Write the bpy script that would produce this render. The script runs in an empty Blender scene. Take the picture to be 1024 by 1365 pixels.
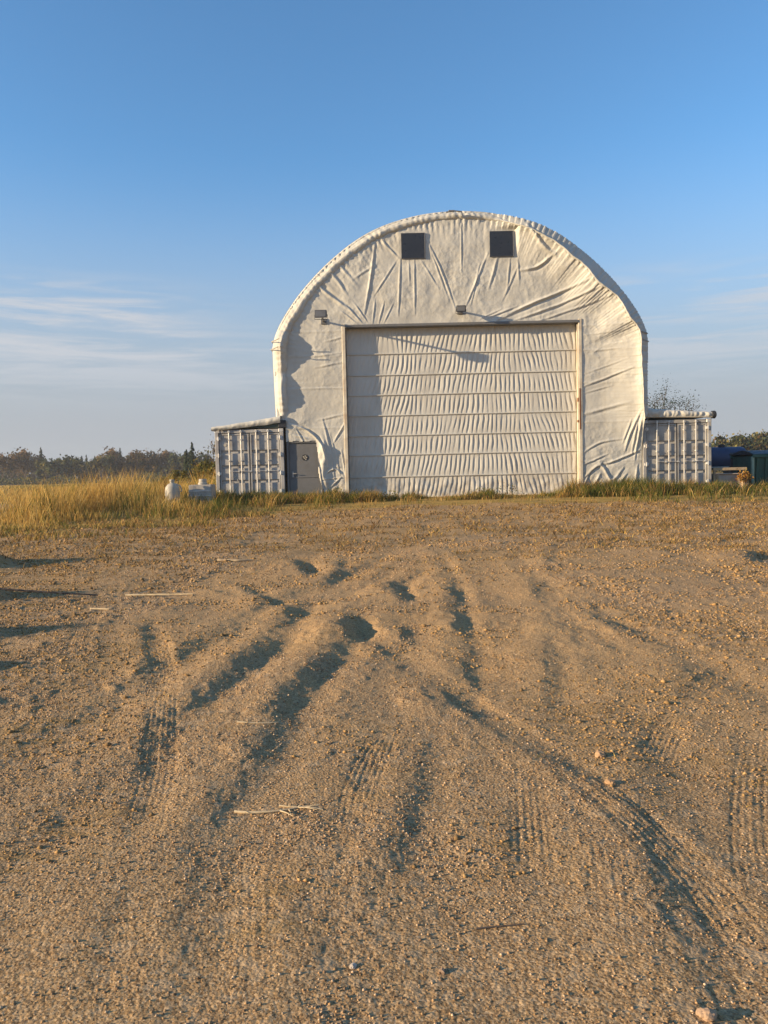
import bpy, bmesh, math, random
import numpy as np
from mathutils import Vector, Matrix

# ------------------------------------------------------------------ camera, sky, sun, exposure
SC = bpy.context.scene
COL = SC.collection
R = math.radians
cam_data = bpy.data.cameras.new('camera')
cam_data.sensor_fit = 'VERTICAL'; cam_data.sensor_height = 36.0
cam_data.lens = 36.0 * 1025 / 1365
cam_data.clip_start = 0.05; cam_data.clip_end = 6000
cam = bpy.data.objects.new('camera', cam_data); COL.objects.link(cam)
cam.matrix_world = (Matrix.Translation((0, 0, 1.55)) @ Matrix.Rotation(R(90) - math.atan(50 / 1025.), 4, 'X')
                    @ Matrix.Rotation(R(-1.3), 4, 'Z'))
SC.camera = cam

SUN_EL, SUN_AZ = R(13.3), R(16.0)        # height above the horizon; angle in front of the building's end wall
SUN_DIR = Vector((-math.cos(SUN_AZ) * math.cos(SUN_EL), -math.sin(SUN_AZ) * math.cos(SUN_EL), math.sin(SUN_EL)))
world = bpy.data.worlds.new('World'); SC.world = world; world.use_nodes = True
wn = world.node_tree; wn.nodes.clear()
def wnode(t, **k):
    n = wn.nodes.new(t)
    for a, b in k.items(): setattr(n, a, b)
    return n
sky = wnode('ShaderNodeTexSky', sky_type='NISHITA', sun_disc=False)
sky.sun_elevation = SUN_EL
sky.sun_rotation = math.atan2(SUN_DIR.x, SUN_DIR.y)
sky.altitude = 400; sky.air_density = 1.0; sky.dust_density = 0.6; sky.ozone_density = 2.2
tc = wnode('ShaderNodeTexCoord')
sep = wnode('ShaderNodeSeparateXYZ'); wn.links.new(tc.outputs['Generated'], sep.inputs[0])
def wm(op, a, b=None, c=None, clamp=False):
    n = wnode('ShaderNodeMath', operation=op, use_clamp=clamp)
    for i, v in enumerate((a, b, c)):
        if v is None: continue
        if isinstance(v, (int, float)): n.inputs[i].default_value = v
        else: wn.links.new(v, n.inputs[i])
    return n.outputs[0]
def wsmooth(v, a, b, lo=0., hi=1.):
    n = wnode('ShaderNodeMapRange', interpolation_type='SMOOTHSTEP')
    wn.links.new(v, n.inputs[0])
    for i, x in zip((1, 2, 3, 4), (a, b, lo, hi)): n.inputs[i].default_value = x
    return n.outputs[0]
az = wm('ARCTAN2', sep.outputs[0], sep.outputs[1]); el = wm('ARCSINE', sep.outputs[2])
def wnoise(sx, sy, oz, scale=1., detail=5., rough=.55, dist=0.):
    cmb = wnode('ShaderNodeCombineXYZ')
    wn.links.new(wm('MULTIPLY', az, sx), cmb.inputs[0]); wn.links.new(wm('MULTIPLY', el, sy), cmb.inputs[1])
    cmb.inputs[2].default_value = oz
    n = wnode('ShaderNodeTexNoise'); wn.links.new(cmb.outputs[0], n.inputs['Vector'])
    n.inputs['Scale'].default_value = scale; n.inputs['Detail'].default_value = detail
    n.inputs['Roughness'].default_value = rough; n.inputs['Distortion'].default_value = dist
    return n.outputs['Fac']
# thin cirrus drawn out along the horizon between 4 and 16 degrees up
band = wm('MULTIPLY', wsmooth(el, .07, .18), wsmooth(el, .255, .205))
cover = wsmooth(wnoise(1.5, 2.0, 5.3, detail=1.), .30, .46)
streak = wsmooth(wnoise(5.0, 60.0, 7.4, detail=7., rough=.62, dist=.5), .38, .66)
cl = wm('MULTIPLY', wm('MULTIPLY', band, cover), streak)
cl = wm('MULTIPLY', cl, .95, clamp=True)
mixc = wnode('ShaderNodeMix', data_type='RGBA'); mixc.inputs['B'].default_value = (2.25, 2.33, 2.50, 1)
wn.links.new(cl, mixc.inputs['Factor']); 
tint = wnode('ShaderNodeMix', data_type='RGBA', blend_type='MULTIPLY'); tint.inputs['Factor'].default_value = 1.
wn.links.new(sky.outputs[0], tint.inputs['A']); tint.inputs['B'].default_value = (.555, .795, .925, 1)
hz = wnode('ShaderNodeMix', data_type='RGBA'); hz.inputs['B'].default_value = (1.62, 1.71, 1.87, 1)      # pale air low over the land, all round
wn.links.new(wsmooth(el, .40, .05, 0., .97), hz.inputs['Factor']); wn.links.new(tint.outputs['Result'], hz.inputs['A'])
wn.links.new(hz.outputs['Result'], mixc.inputs['A'])
bg = wnode('ShaderNodeBackground'); bg.inputs['Strength'].default_value = 0.15
wo = wnode('ShaderNodeOutputWorld')
wn.links.new(mixc.outputs['Result'], bg.inputs['Color']); wn.links.new(bg.outputs[0], wo.inputs['Surface'])

sd = bpy.data.lights.new('sun', 'SUN'); sd.energy = 4.9; sd.angle = R(0.55); sd.color = (1.0, 0.77, 0.49)
sun = bpy.data.objects.new('sun', sd); COL.objects.link(sun)
sun.rotation_euler = (-SUN_DIR).to_track_quat('-Z', 'Y').to_euler()
sun.location = (-40, -15, 30)

SC.render.engine = 'CYCLES'
SC.view_settings.view_transform = 'Standard'; SC.view_settings.look = 'None'
SC.view_settings.gamma = 1.0; SC.view_settings.use_curve_mapping = False
SC.view_settings.exposure = 0.87

# ------------------------------------------------------------------ helpers
RNG = np.random.default_rng(7); random.seed(7)

def tag(o, label=None, cat=None, group=None, kind=None):
    if label: o['label'] = label
    if cat: o['category'] = cat
    if group: o['group'] = group
    if kind: o['kind'] = kind
    return o

def link(name, me, m=None, parent=None):
    o = bpy.data.objects.new(name, me); COL.objects.link(o)
    if m is not None and me is not None and not me.materials: me.materials.append(m)
    if parent is not None: o.parent = parent
    return o

def empty(name, loc=(0, 0, 0), rz=0.):
    o = bpy.data.objects.new(name, None); COL.objects.link(o)
    o.location = loc; o.rotation_euler = (0, 0, rz); o.empty_display_size = .3
    return o

def np_mesh(name, V, Fs, smooth=False, col=None):
    """V (n,3); Fs: one array (m,3|4) or a list of such arrays; col: (n,3) per-vertex colour"""
    V = np.asarray(V, np.float32)
    if not isinstance(Fs, list): Fs = [Fs]
    Fs = [np.asarray(f, np.int32) for f in Fs if len(f)]
    me = bpy.data.meshes.new(name)
    loops = np.concatenate([f.ravel() for f in Fs])
    counts = np.concatenate([np.full(len(f), f.shape[1], np.int32) for f in Fs])
    me.vertices.add(len(V)); me.loops.add(len(loops)); me.polygons.add(len(counts))
    me.vertices.foreach_set('co', V.ravel())
    me.loops.foreach_set('vertex_index', loops)
    starts = np.concatenate(([0], np.cumsum(counts)[:-1])).astype(np.int32)
    me.polygons.foreach_set('loop_start', starts); me.polygons.foreach_set('loop_total', counts)
    me.update(calc_edges=True)
    me.polygons.foreach_set('use_smooth', np.full(len(counts), smooth, bool))
    if col is not None:
        a = me.color_attributes.new('col', 'FLOAT_COLOR', 'POINT')
        c = np.ones((len(V), 4), np.float32); c[:, :3] = col
        a.data.foreach_set('color', c.ravel())
    return me

def grid_faces(nr, nc, keep=None):
    i = np.arange(nr - 1)[:, None] * nc + np.arange(nc - 1)[None, :]
    f = np.stack([i, i + 1, i + nc + 1, i + nc], -1).reshape(-1, 4)
    return f if keep is None else f[keep.ravel()]

_P = np.random.default_rng(3).permutation(4096)
def _h(ix, iy, s):
    return _P[(_P[(ix + s * 131) & 4095] + iy) & 4095]
def perlin(x, y, s=0):
    x = np.asarray(x, float); y = np.asarray(y, float)
    xi = np.floor(x).astype(np.int64); yi = np.floor(y).astype(np.int64)
    xf = x - xi; yf = y - yi
    u = xf * xf * xf * (xf * (xf * 6 - 15) + 10); v = yf * yf * yf * (yf * (yf * 6 - 15) + 10)
    def g(ix, iy, dx, dy):
        a = _h(ix, iy, s) * (2 * math.pi / 4096)
        return np.cos(a) * dx + np.sin(a) * dy
    a = g(xi, yi, xf, yf); b = g(xi + 1, yi, xf - 1, yf)
    c = g(xi, yi + 1, xf, yf - 1); d = g(xi + 1, yi + 1, xf - 1, yf - 1)
    return (a + u * (b - a)) * (1 - v) + (c + u * (d - c)) * v
def fbm(x, y, o=4, s=0, gain=.5):
    r = 0.; a = 1.; f = 1.
    for i in range(o):
        r = r + a * perlin(x * f + 17.3 * i, y * f - 9.1 * i, s + i); a *= gain; f *= 2.03
    return r
def sstep(a, b, x):
    t = np.clip((x - a) / (b - a), 0, 1); return t * t * (3 - 2 * t)

def resample(pts, step):
    p = np.array(pts, float)
    if len(p) > 2:
        q = np.vstack([2 * p[0] - p[1], p, 2 * p[-1] - p[-2]]); out = []
        for i in range(1, len(q) - 2):
            for t in np.linspace(0, 1, 8, endpoint=False):
                a, b, c, d = q[i - 1], q[i], q[i + 1], q[i + 2]
                out.append(.5 * (2 * b + (c - a) * t + (2 * a - 5 * b + 4 * c - d) * t * t + (3 * b - a - 3 * c + d) * t ** 3))
        out.append(p[-1]); p = np.array(out)
    L = np.concatenate(([0], np.cumsum(np.linalg.norm(np.diff(p, axis=0), axis=1))))
    n = max(2, int(L[-1] / step) + 1); s = np.linspace(0, L[-1], n)
    return np.stack([np.interp(s, L, p[:, k]) for k in range(p.shape[1])], 1), L[-1]

def stroke(x, y, pts, reach, step=.25):
    """indices near a polyline, signed distance (positive towards +x / right of it), along position, length"""
    p, L = resample(pts, step)
    lo = p.min(0) - reach; hi = p.max(0) + reach
    idx = np.nonzero((x > lo[0]) & (x < hi[0]) & (y > lo[1]) & (y < hi[1]))[0]
    if not len(idx): return idx, None, None, L
    X = x[idx]; Y = y[idx]
    best = np.full(len(idx), 1e9); sd_ = np.zeros(len(idx)); al = np.zeros(len(idx)); acc = 0.
    for i in range(len(p) - 1):
        d = p[i + 1] - p[i]; l = np.hypot(*d) + 1e-9; d = d / l
        rx = X - p[i, 0]; ry = Y - p[i, 1]
        t = rx * d[0] + ry * d[1]; tc_ = np.clip(t, 0, l)
        ex = rx - d[0] * tc_; ey = ry - d[1] * tc_
        e = np.hypot(ex, ey)
        nx, ny = d[1], -d[0]
        if nx < 0 or (nx == 0 and ny < 0): nx, ny = -nx, -ny
        m = e < best
        best[m] = e[m]; sd_[m] = (rx * nx + ry * ny)[m]
        tt = tc_ if 0 < i < len(p) - 2 else (np.where(t > l, t, tc_) if i else np.where(t < 0, t, tc_))
        if len(p) == 2: tt = t
        al[m] = (acc + tt)[m]; acc += l
    return idx, sd_, al, L

class MB:
    """collects bevelled boxes, tubes and polygons into one mesh part"""
    def __init__(s): s.bm = bmesh.new()
    def box(s, c, size, bev=0., rot=None, seg=1):
        g = bmesh.ops.create_cube(s.bm, size=1.)
        M = Matrix.Translation(c) @ (rot.to_4x4() if rot else Matrix.Identity(4)) @ Matrix.Diagonal((*size, 1))
        bmesh.ops.transform(s.bm, matrix=M, verts=g['verts'])
        if bev > 0:
            es = list({e for v in g['verts'] for e in v.link_edges})
            bmesh.ops.bevel(s.bm, geom=es, offset=bev, segments=seg, affect='EDGES')
        return s
    def b2(s, lo, hi, bev=0.):
        return s.box([(a + b) / 2 for a, b in zip(lo, hi)], [b - a for a, b in zip(lo, hi)], bev)
    def tube(s, pts, rad, n=8, cap=True):
        pts = [Vector(p) for p in pts]; rads = rad if isinstance(rad, (list, tuple)) else [rad] * len(pts)
        rings = []
        for i, p in enumerate(pts):
            d = (pts[min(i + 1, len(pts) - 1)] - pts[max(i - 1, 0)]).normalized()
            a = d.orthogonal().normalized() if i == 0 else (pa - d * pa.dot(d)).normalized()
            pa = a; b = d.cross(a)
            rings.append([s.bm.verts.new(p + (a * math.cos(2 * math.pi * k / n) + b * math.sin(2 * math.pi * k / n)) * rads[i]) for k in range(n)])
        for r0, r1 in zip(rings, rings[1:]):
            for k in range(n): s.bm.faces.new((r0[k], r0[(k + 1) % n], r1[(k + 1) % n], r1[k]))
        if cap:
            s.bm.faces.new(rings[0][::-1]); s.bm.faces.new(rings[-1])
        return s
    def lathe(s, prof, c=(0, 0, 0), n=24, axis='Z'):
        rings = []
        for r, h in prof:
            ring = []
            for k in range(n):
                a = 2 * math.pi * k / n; q = (r * math.cos(a), r * math.sin(a), h)
                if axis == 'X': q = (h, q[0], q[1])
                ring.append(s.bm.verts.new(Vector(q) + Vector(c)))
            rings.append(ring)
        for r0, r1 in zip(rings, rings[1:]):
            for k in range(n): s.bm.faces.new((r0[k], r0[(k + 1) % n], r1[(k + 1) % n], r1[k]))
        s.bm.faces.new(rings[0][::-1]); s.bm.faces.new(rings[-1])
        return s
    def prism(s, poly, lo, hi, axis='Y'):
        def P(a, b, h): return {'Y': (a, h, b), 'X': (h, a, b), 'Z': (a, b, h)}[axis]
        A = [s.bm.verts.new(P(a, b, lo)) for a, b in poly]; B = [s.bm.verts.new(P(a, b, hi)) for a, b in poly]
        n = len(poly)
        for k in range(n): s.bm.faces.new((A[k], A[(k + 1) % n], B[(k + 1) % n], B[k]))
        s.bm.faces.new(A[::-1]); s.bm.faces.new(B)
        return s
    def mesh(s, name, smooth=False):
        bmesh.ops.recalc_face_normals(s.bm, faces=s.bm.faces)
        me = bpy.data.meshes.new(name); s.bm.to_mesh(me); s.bm.free()
        if smooth:
            for p in me.polygons: p.use_smooth = True
            me.set_sharp_from_angle(angle=R(40))
        return me
    def build(s, name, m, parent=None, smooth=False):
        return link(name, s.mesh(name, smooth), m, parent)

# ------------------------------------------------------------------ materials
def srgb(r, g, b):
    f = lambda c: (c / 255 / 12.92) if c / 255 < .04045 else ((c / 255 + .055) / 1.055) ** 2.4
    return (f(r), f(g), f(b), 1)
class NT:
    def __init__(s, name):
        s.m = bpy.data.materials.new(name); s.m.use_nodes = True; s.t = s.m.node_tree
        s.p = s.t.nodes['Principled BSDF']; s.out = s.t.nodes['Material Output']
        s.tc = s.t.nodes.new('ShaderNodeTexCoord')
    def n(s, t, **k):
        x = s.t.nodes.new(t)
        for a, b in k.items(): setattr(x, a, b)
        return x
    def l(s, a, b): s.t.links.new(a, b)
    def noise(s, scale, detail=4., rough=.55, stretch=(1, 1, 1), kind='noise'):
        mp = s.n('ShaderNodeMapping'); mp.inputs['Scale'].default_value = stretch
        s.l(s.tc.outputs['Object'], mp.inputs[0])
        if kind == 'noise':
            x = s.n('ShaderNodeTexNoise'); x.inputs['Detail'].default_value = detail; x.inputs['Roughness'].default_value = rough
        else:
            x = s.n('ShaderNodeTexVoronoi')
        x.inputs['Scale'].default_value = scale; s.l(mp.outputs[0], x.inputs['Vector'])
        return x.outputs[0]
    def ramp(s, v, a, b, lo=0., hi=1.):
        x = s.n('ShaderNodeMapRange'); s.l(v, x.inputs[0])
        for i, q in zip((1, 2, 3, 4), (a, b, lo, hi)): x.inputs[i].default_value = q
        return x.outputs[0]
    def mul(s, a, b):
        x = s.n('ShaderNodeMath', operation='MULTIPLY')
        for i, q in enumerate((a, b)):
            if isinstance(q, (int, float)): x.inputs[i].default_value = q
            else: s.l(q, x.inputs[i])
        return x.outputs[0]
    def add(s, a, b):
        x = s.n('ShaderNodeMath', operation='ADD')
        for i, q in enumerate((a, b)):
            if isinstance(q, (int, float)): x.inputs[i].default_value = q
            else: s.l(q, x.inputs[i])
        return x.outputs[0]
    def mix(s, f, a, b, mode='MIX'):
        x = s.n('ShaderNodeMix', data_type='RGBA', blend_type=mode)
        for k, q in (('Factor', f), ('A', a), ('B', b)):
            if isinstance(q, (int, float)): x.inputs[k].default_value = q
            elif isinstance(q, tuple): x.inputs[k].default_value = q if len(q) == 4 else (*q, 1)
            else: s.l(q, x.inputs[k])
        return x.outputs['Result']
    def bump(s, h, strength=.5, dist=.01):
        x = s.n('ShaderNodeBump'); x.inputs['Strength'].default_value = strength; x.inputs['Distance'].default_value = dist
        s.l(h, x.inputs['Height']); s.l(x.outputs[0], s.p.inputs['Normal'])
    def done(s, color, rough=.7, metal=0., spec=.5):
        if isinstance(color, tuple): s.p.inputs['Base Color'].default_value = color if len(color) == 4 else (*color, 1)
        else: s.l(color, s.p.inputs['Base Color'])
        if isinstance(rough, (int, float)): s.p.inputs['Roughness'].default_value = rough
        else: s.l(rough, s.p.inputs['Roughness'])
        s.p.inputs['Metallic'].default_value = metal; s.p.inputs['Specular IOR Level'].default_value = spec
        return s.m
def plain(name, c, rough=.7, dirt=None, scale=3., metal=0., spec=.4, bump=.15, amount=.7):
    """paint or plastic with uneven wear"""
    t = NT(name); d = dirt or tuple(x * .55 for x in c[:3])
    f = t.ramp(t.noise(scale, 6., .65), .42, .68, 0, amount)
    col = t.mix(f, c, d)
    col = t.mix(t.ramp(t.noise(scale * 9, 3.), .35, .7, 0, .35), col, tuple(x * .75 for x in c[:3]))
    t.bump(t.noise(scale * 14, 4.), bump, .004)
    return t.done(col, t.ramp(t.noise(scale * 2, 3.), .3, .7, rough - .1, min(1, rough + .12)), metal, spec)

def fabric_mat(name, base, dirt, sc=1., crk=1.):
    t = NT(name)
    f = t.ramp(t.noise(.7 * sc, 6., .62), .45, .75, 0, .45)
    col = t.mix(f, base, dirt)
    col = t.mix(t.ramp(t.noise(4 * sc, 5., .6, (1, 1, .25)), .52, .8, 0, .35), col, dirt)
    sx = t.n('ShaderNodeSeparateXYZ'); t.l(t.tc.outputs['Object'], sx.inputs[0])      # mud splash low on the sheet, and rain streaks
    col = t.mix(t.mul(t.ramp(sx.outputs[2], 1.1, .05), t.ramp(t.noise(3.2, 6., .7), .40, .66, 0, .75)), col, (.30, .235, .16))
    col = t.mix(t.ramp(t.noise(2.6, 5., .65, (1, 1, .07)), .56, .78, 0, .40), col, (.36, .325, .265))
    # crumpled sheet: sharp-edged facets at two sizes, pushed about by noise
    def crease(scale, warp):
        nz = t.n('ShaderNodeTexNoise'); nz.inputs['Scale'].default_value = scale * .8; nz.inputs['Detail'].default_value = 3.; t.l(t.tc.outputs['Object'], nz.inputs['Vector'])
        ad = t.n('ShaderNodeVectorMath', operation='MULTIPLY_ADD'); t.l(nz.outputs['Color'], ad.inputs[0]); ad.inputs[1].default_value = (warp,) * 3; t.l(t.tc.outputs['Object'], ad.inputs[2])
        vo = t.n('ShaderNodeTexVoronoi'); vo.inputs['Scale'].default_value = scale; t.l(ad.outputs[0], vo.inputs['Vector'])
        return vo.outputs['Distance']
    where = t.ramp(t.noise(.45, 2.), .38, .62, .15, 1.)
    hgt = t.mul(t.add(t.mul(crease(2.2, .35), 1.), t.mul(crease(6., .15), .35)), where)
    hgt = t.add(hgt, t.add(t.mul(t.noise(9, 5., .6), .22), t.mul(t.noise(55, 2.), .05)))
    t.bump(hgt, .75 * crk, .05)
    return t.done(col, .62, 0., .3)

def leaf_mat(name, trans=.35, rough=.7):
    t = NT(name)
    a = t.n('ShaderNodeAttribute', attribute_name='col')
    col = a.outputs['Color']
    d = t.n('ShaderNodeBsdfDiffuse'); tr = t.n('ShaderNodeBsdfTranslucent'); mx = t.n('ShaderNodeMixShader')
    t.l(col, d.inputs[0]); t.l(col, tr.inputs[0]); mx.inputs[0].default_value = trans
    t.l(d.outputs[0], mx.inputs[1]); t.l(tr.outputs[0], mx.inputs[2]); t.l(mx.outputs[0], t.out.inputs['Surface'])
    return t.m

def ground_mat():
    t = NT('packed_sandy_gravel')
    a = t.n('ShaderNodeAttribute', attribute_name='col')
    sp = t.n('ShaderNodeSeparateColor'); t.l(a.outputs['Color'], sp.inputs[0])
    field, gravel, weed = sp.outputs[0], sp.outputs[1], sp.outputs[2]
    sand = (.60, .365, .155); brown = (.48, .288, .12); grit = (.39, .245, .12); dark = (.17, .10, .045)
    c = t.mix(t.ramp(t.noise(.9, 5., .6), .35, .65), sand, brown)
    c = t.mix(t.ramp(t.noise(.32, 4., .6), .42, .62, 0, .45), c, (.40, .25, .125))
    c = t.mix(t.ramp(t.noise(2.7, 5., .65), .55, .72, 0, .35), c, (.32, .195, .09))
    c = t.mix(t.mul(gravel, t.ramp(t.noise(5, 4., .6), .25, .55, .25, .95)), c, grit)
    # fine grains and pebbles, light and dark
    vo = t.n('ShaderNodeTexVoronoi'); vo.inputs['Scale'].default_value = 75.; t.l(t.tc.outputs['Object'], vo.inputs['Vector'])
    vc = t.n('ShaderNodeSeparateColor'); t.l(vo.outputs['Color'], vc.inputs[0])
    c = t.mix(t.ramp(vc.outputs[0], .70, .98, 0, .50), c, (.54, .39, .22))
    c = t.mix(t.ramp(vc.outputs[1], .74, .98, 0, .60), c, dark)
    vo3 = t.n('ShaderNodeTexVoronoi'); vo3.inputs['Scale'].default_value = 170.; t.l(t.tc.outputs['Object'], vo3.inputs['Vector'])
    vc3 = t.n('ShaderNodeSeparateColor'); t.l(vo3.outputs['Color'], vc3.inputs[0])
    c = t.mix(t.ramp(vc3.outputs[0], .66, .92, 0, .72), c, (.62, .44, .26))
    c = t.mix(t.ramp(vc3.outputs[1], .60, .90, 0, .78), c, (.10, .06, .03))
    vo2 = t.n('ShaderNodeTexVoronoi'); vo2.inputs['Scale'].default_value = 24.; t.l(t.tc.outputs['Object'], vo2.inputs['Vector'])
    vc2 = t.n('ShaderNodeSeparateColor'); t.l(vo2.outputs['Color'], vc2.inputs[0])
    c = t.mix(t.mul(gravel, t.ramp(vc2.outputs[0], .7, 1., 0, .5)), c, (.50, .37, .23))
    c = t.mix(t.ramp(t.noise(38., 5., .7), .50, .74, 0, .5), c, dark)
    # dry plant litter, streaky
    lit = t.mul(weed, t.ramp(t.noise(5.5, 5., .65, (.35, 1.6, 1)), .46, .64))
    c = t.mix(lit, c, t.mix(t.noise(13., 3.), (.36, .215, .075), (.19, .125, .045)))
    f = t.ramp(t.add(field, t.mul(t.add(t.noise(1.3, 5., .6), -.5), .9)), .4, .6)
    fc = t.mix(t.ramp(t.noise(2.2, 5., .6, (.5, 1, 1)), .35, .68), (.46, .28, .08), (.22, .17, .05))
    c = t.mix(f, c, fc)
    h = t.add(t.mul(vo.outputs['Distance'], -.7), t.mul(t.noise(70., 6., .7), 1.0))
    h = t.add(h, t.mul(t.noise(18., 5., .65), 1.2))
    t.bump(h, .7, .011)
    return t.done(c, .95, 0., .15)

M = {}
M['ground'] = ground_mat()
M['fabric'] = fabric_mat('weathered_white_fabric', (.535, .515, .455), (.38, .345, .28))
M['door_fabric'] = fabric_mat('door_fabric', (.54, .52, .465), (.40, .36, .295), 1.5, .35)
M['cover'] = fabric_mat('roof_cover_fabric', (.54, .53, .50), (.38, .36, .32), 1., .5)
M['cont'] = plain('weathered_container_paint', (.41, .40, .385), .6, (.14, .115, .095), 1.6, amount=.7)
M['cont2'] = plain('scuffed_container_paint', (.40, .385, .355), .6, (.14, .115, .095), 1.7, amount=.7)
M['rod'] = plain('galvanised_rod', (.60, .60, .58), .45, (.33, .25, .18), 6., metal=.3)
M['rubber'] = plain('black_rubber', (.025, .027, .032), .7)
M['black'] = plain('black_metal', (.03, .032, .04), .5)
M['steel_grey'] = plain('grey_painted_steel', (.155, .155, .155), .55, (.10, .10, .10), 2., amount=.5)
M['frame_pale'] = plain('pale_frame_paint', (.62, .56, .44), .6, (.35, .22, .12), 2.5)
M['mesh_dark'] = plain('dark_vent_screen', (.022, .026, .036), .35, (.03, .035, .045), 5.)
M['lamp'] = plain('lamp_housing', (.10, .105, .12), .5)
M['lens'] = plain('lamp_glass', (.16, .165, .18), .3)
M['gap_shade'] = plain('gap_shade_green', (.075, .10, .085), .8, (.05, .06, .05), 2.)  # dark green that stands for the shade under the left skirt
M['blue'] = plain('faded_blue_paint', (.035, .055, .12), .5, (.03, .035, .06), 2., amount=.5)
M['green'] = plain('green_bin_paint', (.03, .10, .075), .55, (.05, .055, .04), 2.2, amount=.5)
M['green_sunlit'] = plain('sunlit_green_paint', (.30, .40, .30), .6, (.18, .2, .14), 3.)  # bin green lightened to look sunlit
M['plywood'] = plain('bleached_plywood', (.46, .39, .33), .85, (.28, .22, .17), 2.5)
M['wood'] = plain('dry_wood', (.42, .32, .20), .85, (.22, .15, .09), 8.)
M['plastic_white'] = plain('white_plastic', (.44, .40, .33), .5, (.42, .36, .26), 5.)
M['plastic_grey'] = plain('grey_plastic', (.40, .38, .35), .6, (.26, .22, .18), 3.)
M['rust'] = plain('rust', (.22, .09, .035), .85, (.12, .05, .025), 8.)
M['stone'] = None
M['leaf'] = leaf_mat('foliage', .35)
M['grass'] = leaf_mat('grass_blades', .40)
M['bark'] = plain('bark', (.10, .08, .065), .9, (.05, .04, .035), 4.)

# ------------------------------------------------------------------ the ground
def gz0(Y):
    t = np.clip((np.minimum(Y, 27.5) - 4) / 23.5, 0, 1); return .70 * t ** 1.5
def field_edge(X):
    return np.interp(X, [-40, -9, -7.5, -4.4, -2, 2, 8, 20], [17., 17.8, 18.7, 21.3, 23.2, 24.2, 23.4, 21.5])
def ground_z(X, Y, fine=True):
    X = np.asarray(X, float); Y = np.asarray(Y, float)
    z = gz0(Y)
    lot = sstep(24.5, 20., Y) * sstep(-3, 1.2, Y) * sstep(26, 18, np.abs(X))
    z = z + .09 * fbm(X * .16, Y * .16, 2, 1) * lot
    z = z + .036 * fbm(X * .55 + 3, Y * .38, 3, 5) * lot * (.5 + .5 * sstep(3, 7, Y))
    z = z + .014 * fbm(X * 2.1, Y * 1.5, 3, 9) * lot * sstep(2., 7., Y)
    if not fine: 
        return z
    rough = sstep(-.25, .35, fbm(X * .45 + 9, Y * .30, 3, 21)) * (1 - .8 * sandy(X, Y))
    z = z + (.0022 + .006 * rough) * (.5 + .5 * sstep(3, 7, Y)) * fbm(X * 7.5 + Y * 4, Y * 6 - X * 4.5, 2, 13) * lot
    near = sstep(16, 7, Y)
    z = z + (.0018 + .0036 * rough) * fbm(X * 27 + Y * 17, Y * 22 - X * 19, 2, 17, .6) * lot * near
    # churned crust: small sharp clods
    z = z + .020 * np.maximum(0, fbm(X * 11, Y * 8, 2, 33) - .05) * lot * sstep(4, 8, Y) * sstep(-.2, .3, fbm(X * .9, Y * .9, 2, 35)) * (.25 + .75 * rough)
    cl_ = np.maximum(0, fbm(X * 4.2, Y * 3.4, 3, 31) - .22)
    z = z + .05 * cl_ * lot * (.35 + .65 * rough) * sstep(2, 6, Y)
    for pts, h, w in RIDGES:
        w = w * .85; i, s, a, L = stroke(X, Y, pts, 4.5 * w)
        if not len(i): continue
        over = np.maximum(np.maximum(-a, a - L), 0)
        wob = 1 + .55 * perlin(a * 2.6, a * 0 + h * 50, 3)
        e = np.exp(-(over / (w * (1.1 if h > .155 else 2.4))) ** 2) * wob
        e = e * (.55 + .45 * sstep(0, .3 * L + .05, a) * sstep(L, .7 * L - .05, a))
        s = s + w * (.30 * perlin(X[i] * 3, Y[i] * 2.2, 8) + .28 * perlin(X[i] * 13, Y[i] * 10, 4))
        prof = np.exp(-((s + .75 * w) / (w * np.where(s < -.75 * w, 1.7, .8))) ** 2) - (.75 if h > .155 else .22) * np.exp(-((s - .75 * w) / (.62 * w)) ** 2)
        z[i] += ((.21 + .10 * sstep(4, 7, Y[i])) if h <= .155 else .32) * h * e * prof
    for pts, h, w in RUTS:                                          # long wheel ruts with soft berms
        i, s, a, L = stroke(X, Y, pts, 4 * w)
        if not len(i): continue
        over = np.maximum(np.maximum(-a, a - L), 0)
        e = (.22 + .36 * sstep(4, 8, Y[i])) * np.exp(-(over / .4) ** 2) * (.75 + .9 * perlin(a * .8, a * 0 + h * 90, 6)) * sstep(0, .5, a + .2)
        s = s + w * (.25 * perlin(X[i] * 2.2, Y[i] * 1.6, 7) + .3 * perlin(X[i] * 9, Y[i] * 7, 4))
        z[i] += h * e * (np.exp(-((s + 1.15 * w) / (.75 * w)) ** 2) - .9 * np.exp(-(s / (.6 * w)) ** 2) + .6 * np.exp(-((s - 1.15 * w) / (.6 * w)) ** 2))
    for pts, w in TREADS:
        st_ = .75 if w < .155 else 1.; w = w * .56
        i, s, a, L = stroke(X, Y, pts, .5)
        if not len(i): continue
        fade = sstep(-.05, .5, a) * sstep(L + .05, L - .5, a) * (.70 + .45 * sstep(-.2, .3, perlin(a * 1.3, a * 0 + w * 30, 5))) * st_
        win = sstep(w + .03, w - .01, np.abs(s)) * fade
        near_ = sstep(14, 8, Y[i])
        z[i] += -.004 * win * near_ + .0025 * np.exp(-((np.abs(s) - w - .05) / .04) ** 2) * fade
        z[i] += .0022 * win * near_ * np.cos(2 * math.pi * s / .032)
        z[i] += .0004 * win * near_ * np.sin(2 * math.pi * (a / .07 + np.abs(s) * 6))
    # weedy heaps added just out of view on the left to cast shade
    for cx, cy, r, hh in SHADE_MOUNDS:
        q = np.hypot((X - cx) / r, (Y - cy) / (r * .8)); z = z + hh * np.exp(-q ** 2 * 1.4) * (1 + .5 * fbm(X * 2.5, Y * 2.5, 3, 41)) * (q < 3)
    return z

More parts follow.
